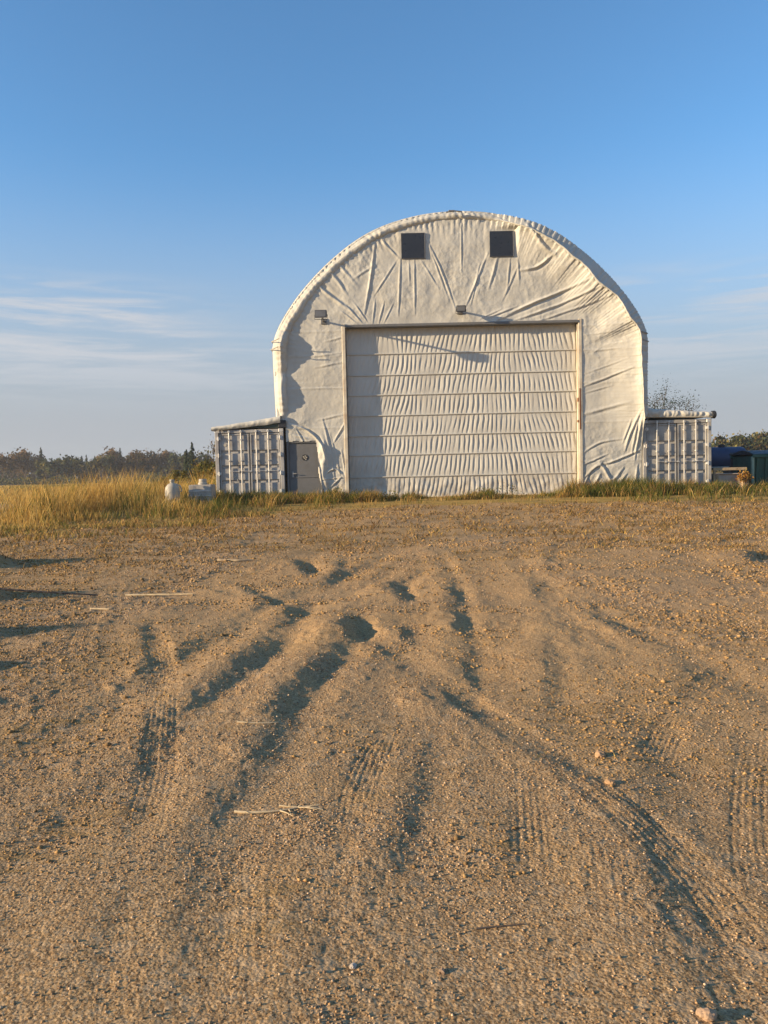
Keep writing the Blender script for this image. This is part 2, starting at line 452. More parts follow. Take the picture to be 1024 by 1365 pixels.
SHADE_MOUNDS = [(-7.2, 12.9, .75, .46), (-8.2, 12.5, .9, .5), (-5.4, 9.75, .5, .34), (-6.4, 9.5, .7, .45), (-4.35, 7.55, .4, .24), (-5.2, 7.4, .6, .38), (-3.55, 6.2, .35, .16), (-3.1, 5.2, .3, .12)]
RUTS = [
   ([(-0.55, 2.12), (-0.64, 2.86), (-0.64, 3.68), (-0.51, 5.29), (-0.36, 7.12), (-0.13, 9.03), (0.5, 10.98)], 0.035, 0.22),
   ([(0.28, 2.09), (0.18, 2.93), (0.18, 3.73), (0.4, 4.89), (0.67, 6.73), (0.9, 9.4), (0.97, 12.96)], 0.03, 0.2),
   ([(1.06, 2.17), (1.05, 2.79), (0.96, 3.47), (0.75, 4.21), (0.48, 5.21), (0.18, 6.26), (-0.11, 7.1)], 0.032, 0.2),
   ([(-1.6, 2.85), (-1.42, 3.56), (-1.27, 4.52), (-1.09, 5.91), (-0.96, 7.51), (-0.8, 9.62), (0.09, 13.11)], 0.035, 0.22),
   ([(-2.16, 3.95), (-1.88, 4.9), (-1.61, 6.95), (-1.21, 9.16), (-0.49, 11.49)], 0.03, 0.25),
   ([(0.78, 2.07), (1.29, 2.94), (1.57, 4.16), (1.7, 5.68), (1.94, 8.77), (2.13, 12.3)], 0.025, 0.22),
   ([(2.64, 4.59), (2.54, 5.82), (2.39, 7.5), (2.17, 9.79)], 0.03, 0.25),
   ([(-0.23, 2.11), (-0.23, 2.74), (-0.14, 3.49), (0.1, 4.77)], 0.02, 0.16),
   ([(-0.83, 2.12), (-0.98, 2.77), (-1.15, 3.8), (-1.52, 5.19), (-2.34, 7.65)], 0.022, 0.15),
]
RIDGES = [
   ([(0.97, 10.57), (0.88, 9.15), (0.79, 7.85), (0.76, 6.78), (0.62, 5.87), (0.54, 5.21), (0.48, 4.53), (0.46, 4.11)], 0.075, 0.15),
   ([(-0.36, 7.62), (-0.4, 6.61), (-0.54, 5.97), (-0.69, 5.13), (-0.66, 4.24), (-0.71, 3.78), (-0.81, 3.45), (-0.91, 3.17), (-0.95, 2.77)], 0.09, 0.18),
   ([(-0.89, 7.5), (-0.98, 6.95), (-1.12, 6.25), (-1.28, 5.34), (-1.34, 4.79), (-1.35, 4.34), (-1.29, 3.63)], 0.078, 0.17),
   ([(-0.37, 7.94), (-0.31, 7.12)], 0.16, 0.22),
   ([(-1.92, 10.34), (-1.52, 9.4), (-1.1, 8.59)], 0.12, 0.2),
   ([(-1.4, 12.62), (-1.14, 11.22)], 0.17, 0.22),
   ([(-0.75, 13.06), (-0.7, 11.52), (-0.77, 10.31)], 0.11, 0.18),
   ([(0.14, 10.18), (0.19, 9.18)], 0.17, 0.2),
   ([(0.24, 7.55), (0.17, 7.07)], 0.08, 0.18),
   ([(2.87, 13.32), (2.18, 10.08)], 0.08, 0.18),
   ([(1.58, 7.41), (1.38, 6.4), (1.25, 5.72), (1.02, 4.7)], 0.075, 0.16),
   ([(1.92, 7.38), (1.95, 6.66), (1.9, 6.3)], 0.09, 0.16),
   ([(2.34, 5.95), (2.14, 5.35)], 0.08, 0.18),
   ([(0.29, 4.36), (0.16, 3.78), (0.12, 3.44), (0.04, 3.16), (-0.07, 2.84), (-0.11, 2.39)], 0.06, 0.15),
   ([(0.6, 4.96), (0.84, 4.2), (1.04, 3.73), (1.11, 3.39), (1.08, 2.98), (1.03, 2.69), (0.97, 2.39), (0.93, 2.11)], 0.075, 0.15),
   ([(4.6, 12.81), (4.6, 12.15)], 0.12, 0.3),
   ([(5.99, 12.56), (5.52, 11.48)], 0.2, 0.3),
   ([(-2.27, 10.09), (-2.06, 9.78)], 0.11, 0.18),
   ([(-1.6, 3.49), (-1.33, 3.12)], 0.03, 0.15),
   ([(1.14, 13.43), (1.18, 12.2)], 0.07, 0.22),
   ([(1.39, 4.17), (1.16, 3.42)], 0.04, 0.15),
]
TREADS = [
   ([(-2.28, 7.48), (-1.92, 6.44), (-1.66, 5.71)], 0.16),
   ([(-1.66, 5.71), (-1.38, 4.59), (-1.18, 3.8), (-1.07, 3.17)], 0.15),
   ([(0.26, 6.13), (0.6, 4.96), (0.84, 4.2), (1.01, 3.64), (1.11, 3.2), (1.17, 2.73), (1.17, 2.27)], 0.17),
   ([(2.22, 4.55), (1.79, 3.73), (1.5, 3.12), (1.31, 2.63)], 0.154),
   ([(3.1, 6.36), (2.27, 5.43), (1.71, 4.58), (1.37, 3.95)], 0.17),
   ([(-0.86, 2.49), (-0.84, 2.3), (-0.81, 2.12)], 0.17),
   ([(-0.04, 4.57), (-0.2, 4.15), (-0.34, 3.8)], 0.17),
   ([(-0.57, 2.97), (-0.49, 2.48), (-0.45, 2.22)], 0.15),
   ([(0.75, 4.21), (0.61, 3.3), (0.51, 2.71)], 0.12),
   ([(-3.47, 9.19), (-3.0, 7.55), (-2.67, 6.51)], 0.16),
   ([(-0.16, 3.07), (-0.15, 3.66), (0.01, 4.77)], 0.15),
   ([(0.91, 3.28), (0.82, 2.8), (0.72, 2.43)], 0.14),
]
FOLDS = [
   ([(-1.12, 9.11), (-0.57, 7.87), (-0.16, 6.69)], 0.03, 0.05),
   ([(-1.02, 8.79), (-0.37, 6.95)], 0.02, 0.05),
   ([(0.13, 9.81), (0.1, 7.94)], 0.025, 0.04),
   ([(-1.56, 8.39), (-1.57, 6.51)], 0.025, 0.05),
   ([(-2.04, 8.4), (-2.16, 6.47)], 0.03, 0.05),
   ([(-2.92, 9.04), (-3.11, 7.8), (-3.35, 6.55)], 0.045, 0.06),
   ([(-2.76, 9.15), (-2.09, 8.43)], 0.03, 0.06),
   ([(-2.14, 8.43), (-3.02, 7.14)], 0.02, 0.05),
   ([(-1.35, 8.41), (-0.71, 7.35)], 0.018, 0.05),
   ([(-1.75, 8.39), (-1.74, 7.51)], 0.015, 0.04),
   ([(1.03, 8.54), (0.65, 7.66), (0.23, 6.73)], 0.03, 0.05),
   ([(0.76, 8.23), (0.42, 6.8)], 0.02, 0.04),
   ([(1.37, 8.38), (1.07, 7.39)], 0.035, 0.07),
   ([(2.09, 8.33), (2.13, 7.47)], 0.02, 0.05),
   ([(1.82, 8.34), (1.7, 7.3)], 0.025, 0.05),
   ([(1.26, 6.18), (2.73, 6.83), (4.73, 7.57)], 0.05, 0.08),
   ([(1.9, 6.17), (3.52, 6.71), (5.04, 7.3)], 0.045, 0.07),
   ([(2.64, 6.1), (4.05, 6.54), (5.3, 6.93)], 0.03, 0.06),
   ([(0.94, 6.29), (2.06, 6.69)], 0.03, 0.05),
   ([(1.53, 6.39), (3.93, 7.25)], 0.03, 0.06),
   ([(0.73, 6.27), (1.48, 6.6)], 0.02, 0.04),
   ([(2.37, 9.45), (2.94, 8.71), (3.36, 8.38)], 0.07, 0.1),
   ([(3.36, 8.44), (2.75, 8.03), (2.21, 7.94)], 0.06, 0.08),
   ([(2.08, 8.07), (1.54, 6.91)], 0.02, 0.06),
   ([(4.42, 3.84), (5.28, 4.14), (6.08, 4.44)], 0.04, 0.06),
   ([(4.37, 3.58), (5.36, 3.82)], 0.02, 0.05),
   ([(4.36, 2.84), (5.97, 3.22)], 0.035, 0.09),
   ([(4.43, 4.27), (5.9, 4.76)], 0.015, 0.05),
   ([(4.38, 5.01), (6.03, 5.18)], 0.012, 0.05),
   ([(4.33, 5.61), (5.9, 5.76)], 0.012, 0.05),
   ([(6.31, 2.9), (5.96, 2.05), (5.82, 1.52)], 0.05, 0.06),
   ([(6.36, 2.79), (6.17, 1.2)], 0.05, 0.05),
   ([(6.23, 2.69), (6.06, 1.41)], 0.04, 0.05),
   ([(6.01, 2.59), (5.74, 1.79)], 0.03, 0.05),
   ([(6.33, 1.51), (5.33, 1.11), (4.93, 1.06)], 0.05, 0.06),
   ([(4.29, 1.45), (4.94, 1.81), (5.74, 1.93)], 0.03, 0.06),
   ([(4.29, 1.02), (5.2, 1.4)], 0.03, 0.05),
   ([(4.26, 0.49), (4.93, 1.01), (5.33, 0.46), (5.73, 0.86)], 0.06, 0.07),
   ([(4.66, 0.21), (4.93, 0.69)], 0.05, 0.06),
   ([(5.46, 0.19), (5.87, 0.67)], 0.05, 0.06),
   ([(4.28, 0.22), (4.55, 0.7)], 0.05, 0.05),
   ([(6.16, 0.29), (6.27, 0.98)], 0.04, 0.05),
   ([(-4.79, 8.31), (-4.33, 7.77), (-3.97, 7.24)], 0.04, 0.09),
   ([(-5.13, 7.63), (-4.35, 7.04), (-3.77, 6.61)], 0.05, 0.09),
   ([(-3.98, 6.82), (-3.41, 6.18)], 0.03, 0.04),
   ([(-3.71, 6.92), (-3.25, 6.23)], 0.025, 0.04),
   ([(-2.97, 7.01), (-3.07, 6.23)], 0.025, 0.04),
   ([(-2.65, 6.95), (-2.85, 6.22)], 0.025, 0.04),
   ([(-2.34, 6.87), (-2.67, 6.22)], 0.02, 0.04),
   ([(-4.17, 6.64), (-3.62, 6.19)], 0.025, 0.04),
   ([(-3.74, 7.76), (-2.94, 8.26)], 0.02, 0.07),
   ([(-4.52, 8.61), (-3.62, 7.55)], 0.02, 0.08),
   ([(-4.73, 5.61), (-4.01, 5.77)], 0.02, 0.06),
   ([(-5.14, 5.09), (-4.07, 5.2)], 0.015, 0.05),
   ([(-5.15, 4.69), (-4.08, 4.88)], 0.02, 0.06),
   ([(-5.3, 3.98), (-4.11, 3.95)], 0.015, 0.04),
   ([(-5.07, 2.84), (-4.13, 3.03)], 0.02, 0.06),
   ([(-6.06, 2.7), (-5.48, 2.47), (-5.01, 1.98), (-4.79, 1.18)], 0.08, 0.06),
   ([(-5.96, 2.32), (-5.43, 2.18)], 0.04, 0.05),
   ([(-4.93, 2.83), (-4.7, 1.76), (-4.56, 0.69)], 0.035, 0.06),
   ([(-4.56, 2.03), (-4.08, 2.81)], 0.03, 0.05),
   ([(-4.68, 2.29), (-4.32, 0.68)], 0.02, 0.05),
   ([(-5.13, 1.45), (-5.0, 0.43)], 0.05, 0.04),
   ([(-4.88, 0.91), (-4.55, 1.09), (-4.24, 0.84)], 0.05, 0.05),
   ([(-4.73, 0.42), (-4.32, 0.79)], 0.04, 0.05),
   ([(-4.29, 1.75), (-4.13, 0.68)], 0.03, 0.04),
   ([(-5.13, 0.7), (-4.13, 0.79)], 0.03, 0.03),
   ([(-5.88, 2.53), (-5.62, 2.05)], 0.03, 0.04),
]

def sandy(x, y):
    """1 where traffic has ground the surface to loose sand (berms and ruts)"""
    m = np.zeros(len(x))
    for pts, h, w in RIDGES + RUTS:
        i, s, a, L = stroke(x, y, pts, 4 * w)
        if not len(i): continue
        over = np.maximum(np.maximum(-a, a - L), 0)
        q = np.exp(-((s + .9 * w) / (1.5 * w)) ** 2) * np.exp(-(over / .35) ** 2)
        m[i] = np.maximum(m[i], q)
    return np.clip(m * .85 * (.7 + 1.2 * fbm(x * 2.5, y * 2., 3, 71)), 0, 1) * (.35 + .65 * sstep(3.5, 7, y))

LITTER = [(1.3, 4.1, .35), (1.25, 4.8, .35), (1.9, 5.2, .5), (-1.45, 3.3, .3), (-2.0, 4.6, .5), (-.15, 4.4, .25), (2.0, 3.7, .3), (-2.6, 6.4, .8), (3.2, 7.2, .8), (.45, 3.1, .2), (-.45, 2.75, .2)]
def litter_at(x, y):
    return np.clip(sum(np.exp(-((x - a) ** 2 + ((y - b) * .8) ** 2) / c ** 2) for a, b, c in LITTER), 0, 1)

def build_ground():
    yn = 1.0 * 1.0051 ** np.arange(0, 671)                 # 1 m .. 30 m, fine
    ys = np.concatenate([[-400, -120, -40, -15, -6, -2, 0, .5, .8], yn, [33, 37, 42, 50, 62, 80, 110, 160, 240, 400, 700, 1200, 2500]])
    un = np.linspace(-1, 1, 801)
    us = np.concatenate([[-60, -20, -8, -4, -2.2, -1.6, -1.25], un, [1.25, 1.6, 2.2, 4, 8, 20, 60]])
    wdt = .60 * np.clip(ys, 1.0, None) + .6; wdt = np.where(ys < 1, 1.2 + np.abs(ys - 1) * .6, wdt)
    X = us[None, :] * wdt[:, None]; Y = np.repeat(ys[:, None], len(us), 1)
    X = X + 0 * Y
    x = X.ravel(); y = Y.ravel()
    z = ground_z(x, y)
    field = sstep(-1.2, 1.2, y - field_edge(x) + 1.6 * fbm(x * .5, y * .5, 3, 51)) * .9
    field = np.where(y < 10, 0, field)
    bare = np.exp(-(((x + 14.5) / 4.6) ** 2 + ((y - 27.) / 4.5) ** 2) ** 2)      # worn strip in the field, far left
    field = field * (1 - .8 * bare)
    sn = sandy(x, y)
    gravel = np.clip(sstep(-.2, .3, fbm(x * .45 + 9, y * .30, 3, 21)) + .75 * sstep(6.5, 3., y), 0, 1) * (1 - .85 * sn)
    weed = sstep(9, 15, y) * sstep(-.35, .35, fbm(x * .35, y * .5, 4, 61)) + .35 * sstep(.05, .5, fbm(x * .8, y * .9, 3, 65)) + .5 * sstep(4.5, 8, x) * sstep(6, 9, y) + .7 * sstep(-2.5, -4, x) * sstep(5, 7, y) + .8 * litter_at(x, y)
    me = np_mesh('ground', np.stack([x, y, z], 1), grid_faces(len(ys), len(us)), True, np.stack([field, gravel, np.clip(weed, 0, 1) * (1 - .8 * sn)], 1))
    tag(link('ground', me, M['ground']), 'sandy gravel yard rutted by tyres, running out into dry field', None, None, 'structure')
build_ground()

# ------------------------------------------------------------------ the fabric building
BX, BY, BZ = 2.82, 27.5, .70
HALF = [(0, 10.10), (1.3, 10.0), (2.6, 9.66), (3.6, 9.17), (4.5, 8.50), (5.2, 7.84), (5.8, 7.15), (6.3, 6.42), (6.57, 5.86), (6.67, 5.45)]
def arch_path(step=.035):
    up = resample([(-x, z) for x, z in HALF[::-1]] + HALF[1:], step)[0]
    nl = int((up[0, 1] - 2.60) / step); zl = np.linspace(2.60, up[0, 1], nl, endpoint=False)
    left = np.stack([-6.62 - .05 * sstep(2.6, 5.4, zl), zl], 1); right = np.stack([6.64 + .03 * sstep(2.6, 5.4, zl), zl], 1)[::-1]
    return np.vstack([left, up, right])
PATH = arch_path()
PL = np.concatenate(([0], np.cumsum(np.linalg.norm(np.diff(PATH, axis=0), axis=1))))
_t = np.gradient(PATH, axis=0); _t /= np.linalg.norm(_t, axis=1)[:, None]
_t = np.stack([np.convolve(np.pad(_t[:, k], 8, mode='edge'), np.ones(17) / 17, 'valid') for k in range(2)], 1); _t /= np.linalg.norm(_t, axis=1)[:, None]
PN = np.stack([_t[:, 1], -_t[:, 0]], 1)                      # inward normal (path runs left foot -> top -> right foot)
S_TOP = PL[np.argmax(PATH[:, 1])]
WR = sstep(.9, 2.6, PL - S_TOP)                              # 0 on the tidy left edge, 1 on the torn right edge
_nz = perlin(PL * 1.1, PL * 0 + 2.5, 71); _nz2 = perlin(PL * 3.1, PL * 0 + 7.5, 72); _nz3 = perlin(PL * 7.0, PL * 0 + 1.5, 73)
_zl = PATH[:, 1]
P_left = np.where(PATH[:, 0] < -5.2, np.interp(_zl, [2.6, 3.0, 3.5, 3.85, 4.5, 4.9, 5.45, 5.85, 6.1, 6.4, 7.4, 8.], [.13, .17, .31, .33, .21, .31, .44, .38, .25, .22, .21, .20]), .19) + .018 * _nz2
P_right = np.interp(PL - S_TOP, [0, 2, 4, 6, 8, 12], [.14, .24, .36, .36, .32, .24]) * (1 + .22 * _nz)
RIM_P = P_left * (1 - WR) + P_right * WR
b_left = np.interp(PL, [0, .6, 1.4, 2.6, 4, S_TOP], [.30, .52, .46, .58, .50, .36]) * (1 + .10 * _nz2)
b_right = np.interp(PL - S_TOP, [0, 1.5, 3, 4.6, 6.2, 7.6, 8.6, 10, 12], [.36, .36, .52, .62, .60, .48, .40, .34, .2]) * (1 + .24 * _nz + .07 * _nz2 + .02 * _nz3)
RIM_B = b_left * (1 - WR) + np.clip(b_right, .12, 1.5) * WR
JAMB = .29                                                     # depth of the big door behind the wall

def nearest_on_path(x, z):
    d = np.empty(len(x)); k = np.empty(len(x), int)
    for a in range(0, len(x), 8000):
        q = (x[a:a + 8000, None] - PATH[None, ::3, 0]) ** 2 + (z[a:a + 8000, None] - PATH[None, ::3, 1]) ** 2
        j = q.argmin(1); d[a:a + 8000] = np.sqrt(q[np.arange(len(j)), j]); k[a:a + 8000] = j * 3
    return d, k

def wall_y(x, z):
    """front surface of the end wall; negative is towards the yard"""
    d, k = nearest_on_path(x, z)
    y = np.zeros(len(x))
    wr = WR[k]; b = RIM_B[k]; P = RIM_P[k]
    # right side: the loose sheet swells forward until it meets the edge roll
    q = np.clip((d - b) / (1.5 + .4 * _nz[k]), 0, 1)
    y -= wr * .15 * np.exp(-np.maximum(0, d - b) / .13)
    y -= wr * (P - .06) * (1 - sstep(0, 1, q)) ** 1.5
    y += wr * .9 * np.maximum(0, b - d) * .6
    # gathers running in from the edge
    pk = np.sin(2 * math.pi * (PL[k] / .21 + .5 * perlin(PL[k] * 1.5, d * 2, 77)))
    y -= .014 * pk * np.exp(-np.maximum(0, d - b) / (.28 + .2 * _nz2[k])) * (.5 + .5 * sstep(5.5, 7, z))
    # broad slackness between the girts, and fine crumple
    y += .020 * fbm(x * .55, z * .7, 2, 81) + .011 * fbm(x * 1.9, z * 1.6, 3, 85) * sstep(5.2, 7.2, z)
    y += .006 * fbm(x * 2.1, z * 2.6, 3, 89)
    y += .010 * (.4 - np.abs(perlin(x * 5.5 + z * 1.5, z * 3.2, 87))) * sstep(6.2, 7.4, z) * sstep(-.2, .3, perlin(x * .5, z * .5, 88))
    rd = perlin(x * 1.5, z * .9, 91); y += .012 * (np.abs(rd) - .25) * sstep(5.8, 7.5, z)
    lowr = sstep(1.0, .2, z) * (np.abs(x) > 4.0)
    y += lowr * .05 * fbm(x * 3.2, z * 3.0, 3, 95)
    for g in (1.16, 2.55, 3.95, 5.1, 5.95):                        # girts print through the sheet
        y -= .010 * np.exp(-((z - g) / .035) ** 2) * (np.abs(x) > 4.1)
    for x0 in (-1.99, 1.12):                                       # taut around the framed vents
        q = sstep(.62, .46, np.maximum(np.abs(x - x0 - .405), np.abs(z - 8.855))); y = y * (1 - q) - .01 * q
    for pts, a, w in FOLDS:
        w = w * .60; i, s, al, L = stroke(x, z, pts, 4 * w, .12)
        if not len(i): continue
        over = np.maximum(np.maximum(-al, al - L), 0)
        e = np.exp(-(over / (w * 1.6)) ** 2) * (.35 + .65 * sstep(0, .35 * L, al) * sstep(L, .65 * L, al))
        s = s + .35 * w * perlin(x[i] * 3, z[i] * 3, 15)
        y[i] -= a * .85 * e * (np.exp(-(s / w) ** 2) - .55 * np.exp(-((s - 1.7 * w) / (1.1 * w)) ** 2))
    return y

def build_building():
    root = empty('fabric_building', (BX, BY, BZ))
    tag(root, 'large white fabric arch building with wide panelled door, standing on two containers', 'building')
    # --- end wall
    st = .024
    xs = np.arange(-6.66, 6.67, st); zs = np.arange(-.12, 10.1, st)
    X, Z = np.meshgrid(xs, zs); x = X.ravel(); z = Z.ravel()
    y = wall_y(x, z)
    # the sheet is bunched and pulled aside right of the small door
    pull = np.exp(-((x + 4.95) / .16) ** 2) * sstep(2.5, 1.6, z)
    y -= .10 * pull * (1 + .8 * perlin(x * 6, z * 2.5, 97))
    cx = (xs[:-1] + xs[1:]) / 2; cz = (zs[:-1] + zs[1:]) / 2
    CX, CZ = np.meshgrid(cx, cz)
    d, k = nearest_on_path(CX.ravel(), np.maximum(CZ.ravel(), 2.62))
    j = np.clip(np.searchsorted(PATH[:len(PATH) // 2, 1], CZ.ravel()), 0, len(PATH) // 2 - 1)
    hw = np.where(CZ.ravel() < 2.6, 6.5, np.abs(PATH[j, 0]))
    keep = (np.abs(CX.ravel()) < hw - .02) & ((d > .09) | (CZ.ravel() < 2.7))
    keep &= ~((CZ.ravel() < 2.72) & ((CX.ravel() < -6.24) | (CX.ravel() > 6.42)))
    keep &= ~((CX.ravel() > -4.06) & (CX.ravel() < 4.22) & (CZ.ravel() < 6.07))
    drape = -5.10 + .10 * perlin(CZ.ravel() * 1.4, CZ.ravel() * 0, 98) + .22 * sstep(.9, 0, CZ.ravel()) - .10 * sstep(1.2, 2.1, CZ.ravel())
    keep &= ~((CX.ravel() < drape) & (CZ.ravel() < 2.10 + .03 * perlin(CX.ravel() * 5, CZ.ravel() * 0, 99)))
    me = np_mesh('end_wall', np.stack([x, y, z], 1), grid_faces(len(zs), len(xs), keep)[:, ::1], True)
    bm = bmesh.new(); bm.from_mesh(me)
    bmesh.ops.delete(bm, geom=[v for v in bm.verts if not v.link_faces], context='VERTS'); bm.to_mesh(me); bm.free()
    link('end_wall', me, M['fabric'], root)
    # --- edge roll around the arch
    nt = 19; t = np.linspace(0, 1, nt)[None, :]
    Y0 = .22 + .58 * WR
    s = PL[:, None]; P = RIM_P[:, None]; b = RIM_B[:, None]; wr = WR[:, None]
    yl = .22 * (1 - t) + .06 * t - P * np.sin(math.pi * np.clip(t, 0, 1) ** .9) ** .6 * np.where(t > .5, 1.1, 1)
    dl = b * np.where(t > .85, .85 + (t - .85) * .7, t) / (.85 + .15 * .7)
    yr_ = np.where(t < .93, Y0[:, None] - (P + .14 + Y0[:, None]) * np.clip(t / .9, 0, 1) ** 1.15, -P - .14 + .06 * (t - .93) / .07)
    dr = b * t
    y = yl * (1 - wr) + yr_ * wr; dd = dl * (1 - wr) + dr * wr
    puck = .012 * (.35 + .65 * sstep(-.3, .4, perlin(s * .9 + 0 * t, 0 * s + 0 * t + 4, 103))) * np.sin(2 * math.pi * (s / .23 + .6 * perlin(s * 1.3 + 0 * t, t * 1.5 + 0 * s, 101))) * np.sin(math.pi * t)
    crump = fbm(s * 2.4 + 0 * t, t * 2 + 0 * s, 3, 105) * np.sin(math.pi * np.clip(t * 1.05, 0, 1))
    y = y + (puck * (1 - .92 * wr) + crump * (.014 + .002 * wr)) * np.where(t < .5, np.sin(math.pi * t), 1)
    dd = dd + .012 * fbm(s * 3 + 0 * t, t * 2 + 0 * s + 5, 2, 109) * t
    pull = np.where(t > .85, 0, 0)
    VX = PATH[:, 0][:, None] + PN[:, 0][:, None] * dd; VZ = PATH[:, 1][:, None] + PN[:, 1][:, None] * dd
    V = np.stack([VX, y, VZ], -1).reshape(-1, 3)
    rim = link('edge_roll', np_mesh('edge_roll', V, grid_faces(len(PL), nt), True), M['fabric'], root)
    # --- long roof cover behind
    ny = 49; ys = np.linspace(.20, 12.1, ny)
    sag = .07 * np.sin(np.clip((ys - .2) / 11.9, 0, 1) * math.pi * 6) ** 2
    PP = PATH[::6]; NN = PN[::6]
    VX = PP[:, 0][:, None] + NN[:, 0][:, None] * sag[None]; VZ = PP[:, 1][:, None] + NN[:, 1][:, None] * sag[None]
    VY = np.repeat(ys[None], len(PP), 0); VY = np.maximum(VY, Y0[::6][:, None] - .02 + .001 * np.arange(ny)[None])
    V = np.stack([VX, VY, VZ], -1).reshape(-1, 3)
    link('roof_cover', np_mesh('roof_cover', V, grid_faces(len(PP), ny), True), M['cover'], root)
    poly = [tuple(p) for p in PATH[::8] * np.array([.995, 1])]
    poly = [(-6.25, -.1), (-6.25, 2.62)] + [(-6.5, 2.62)] + poly[1:-1] + [(6.5, 2.62), (6.40, 2.62), (6.40, -.1)]
    MB().prism(poly, 12.0, 12.05).build('rear_wall', M['cover'], root)
    # --- leg shoes where the arch lands on the containers
    for lx, m in ((-6.36, 'black'), (6.52, 'lamp')):
        MB().b2((lx - .15, -.09, 2.595), (lx + .13, .16, 2.86), .012).build('arch_shoe', M[m], root)
    # lashings at the shoulders and the clamp on the crown
    for sx in (-1, 1):
        mb = MB(); ii = int(np.argmin(np.abs(PATH[:, 1] - 5.5) + (np.sign(PATH[:, 0]) != sx) * 9))
        for o in (-4, 4):
            q = PATH[ii + o * sx]; mb.tube([(q[0] - sx * f, -RIM_P[ii] * g + .16 * (1 - g) - .02, q[1] + h) for f, g, h in ((-.03, -.6, .02), (-.01, .4, .0), (.12, .95, -.03), (.30, 1.08, .03))], .018, 6)
        mb.build('lashing_strap', M['plastic_grey'] if sx > 0 else M['plastic_white'], root, True)
    mb = MB(); mb.tube([(-.42, -.22, 9.93), (-.2, -.25, 9.97), (.12, -.25, 9.93)], .022, 6); mb.box((-.24, -.24, 9.96), (.2, .06, .06), .01); mb.tube([(.12, -.25, 9.93), (.14, -.2, 9.82)], .018, 6)
    mb.build('crown_clamp', M['steel_grey'], root)
    # --- square screened vents
    for x0 in (-1.99, 1.12):
        w = empty('vent_window', (0, 0, 0)); w.parent = root
        yc = float(wall_y(np.array([x0 + .4]), np.array([8.85]))[0])
        MB().b2((x0, yc - .045, 8.43), (x0 + .81, yc - .030, 9.28)).build('screen', M['mesh_dark'], w)
        mb = MB()
        mb.b2((x0 - .02, yc - .049, 8.41), (x0, yc + .02, 9.30), .006); mb.b2((x0 + .81, yc - .049, 8.41), (x0 + .83, yc + .02, 9.30), .006)
        mb.b2((x0, yc - .048, 9.28), (x0 + .81, yc + .02, 9.299), .006); mb.b2((x0, yc - .048, 8.411), (x0 + .81, yc + .02, 8.43), .006)
        mb.build('frame', M['lamp'], w)
    # --- the wide door
    door = empty('panelled_door', (0, 0, 0)); door.parent = root
    zb = [-.02, .76, 1.55, 2.25, 2.97, 3.70, 4.41, 5.16, 6.06]
    def door_y(z): return JAMB + .012 * (6 - z)
    for n in range(8):
        z0, z1 = zb[n], zb[n + 1]
        xs = np.arange(-4.03, 4.19, .0125); zs = np.linspace(z0, z1, 15)
        X, Z = np.meshgrid(xs, zs); x = X.ravel(); z = Z.ravel(); zc = (z0 + z1) / 2
        sl = np.interp(x, [-4, -2, 0, 1.5, 3, 4.2], [-.22, -.16, -.12, .02, .24, .05]) * (1 + .6 * perlin(x * .8 + n * 7, x * 0 + n, 121))
        sl = sl + .25 * perlin(x * .6, x * 0 + n * 3.1, 125)
        if n == 7: sl = sl * 1.7 + .5 * perlin(x * 1.1, x * 0 + 3, 126)
        ph = (x + sl * (z - zc) + .075 * fbm(x * 1.6, z * .8 + n * 5, 3, 123)) / .168
        rip = np.cos(2 * math.pi * ph); rip = rip * .75 + .25 * np.cos(4 * math.pi * ph + 1.0)
        e = np.sin(math.pi * np.clip((z - z0) / (z1 - z0), .12, .88))
        amp = .0135 * np.clip(1 + 1.3 * fbm(x * 1.3 + n * 11, z * 1.2, 2, 127), .15, 2) * e
        if n == 0:
            amp = amp * 1.1; ex = .05 * fbm(x * 1.6, z * 2.0, 3, 129) * e
        else: ex = .008 * fbm(x * .9, z * 1.4 + n, 2, 131)
        y = door_y(z) + amp * rip + ex
        link('fabric_panel', np_mesh('fabric_panel', np.stack([x, y, z], 1), grid_faces(len(zs), len(xs)), True), M['door_fabric'], door)
        if n:
            yy = float(door_y(z0))
            MB().b2((-4.02, yy - .040, z0 - .020), (4.18, yy + .03, z0 + .020), .006).build('batten', M['door_fabric'], door)
    MB().b2((-4.0, JAMB + .01, -.06), (4.16, JAMB + .11, .035), .01).build('bottom_bar', M['frame_pale'], door)
    # door frame
    MB().b2((-4.17, -.035, -.1), (-4.05, .52, 6.20), .012).build('door_jamb', M['frame_pale'], root)
    jm = MB().b2((4.20, -.03, -.1), (4.32, .52, 6.20), .012).build('door_jamb', M['frame_pale'], root)
    jm['label'] = 'door post streaked with rust'
    MB().tube([(4.19, .03, .2), (4.185, .03, 6.0)], .028, 8).build('guide_rail', M['plastic_white'], root, True)
    mb = MB(); mb.b2((4.205, -.038, 2.3), (4.26, -.031, 3.75)); mb.b2((4.15, -.02, 3.28), (4.20, .06, 3.42), .01); mb.b2((4.14, -.02, 2.55), (4.20, .05, 2.63), .01)
    mb.build('rust_patch', M['rust'], root)
    MB().b2((-4.05, -.05, 6.06), (4.20, .50, 6.16), .012).build('door_header', M['steel_grey'], root)
    # --- small steel door
    ed = empty('entry_door', (0, 0, 0)); ed.parent = root; ed['label'] = 'grey steel door between the container and the wide door'
    MB().b2((-6.17, .07, -.03), (-5.05, .125, 2.04), .008).build('leaf', M['steel_grey'], ed)
    mb = MB(); mb.b2((-6.245, .02, -.1), (-6.17, .16, 2.12), .006); mb.b2((-5.05, .03, -.1), (-4.98, .16, 2.12), .006); mb.b2((-6.17, .02, 2.04), (-5.05, .16, 2.115), .006)
    mb.build('frame', M['steel_grey'], ed)
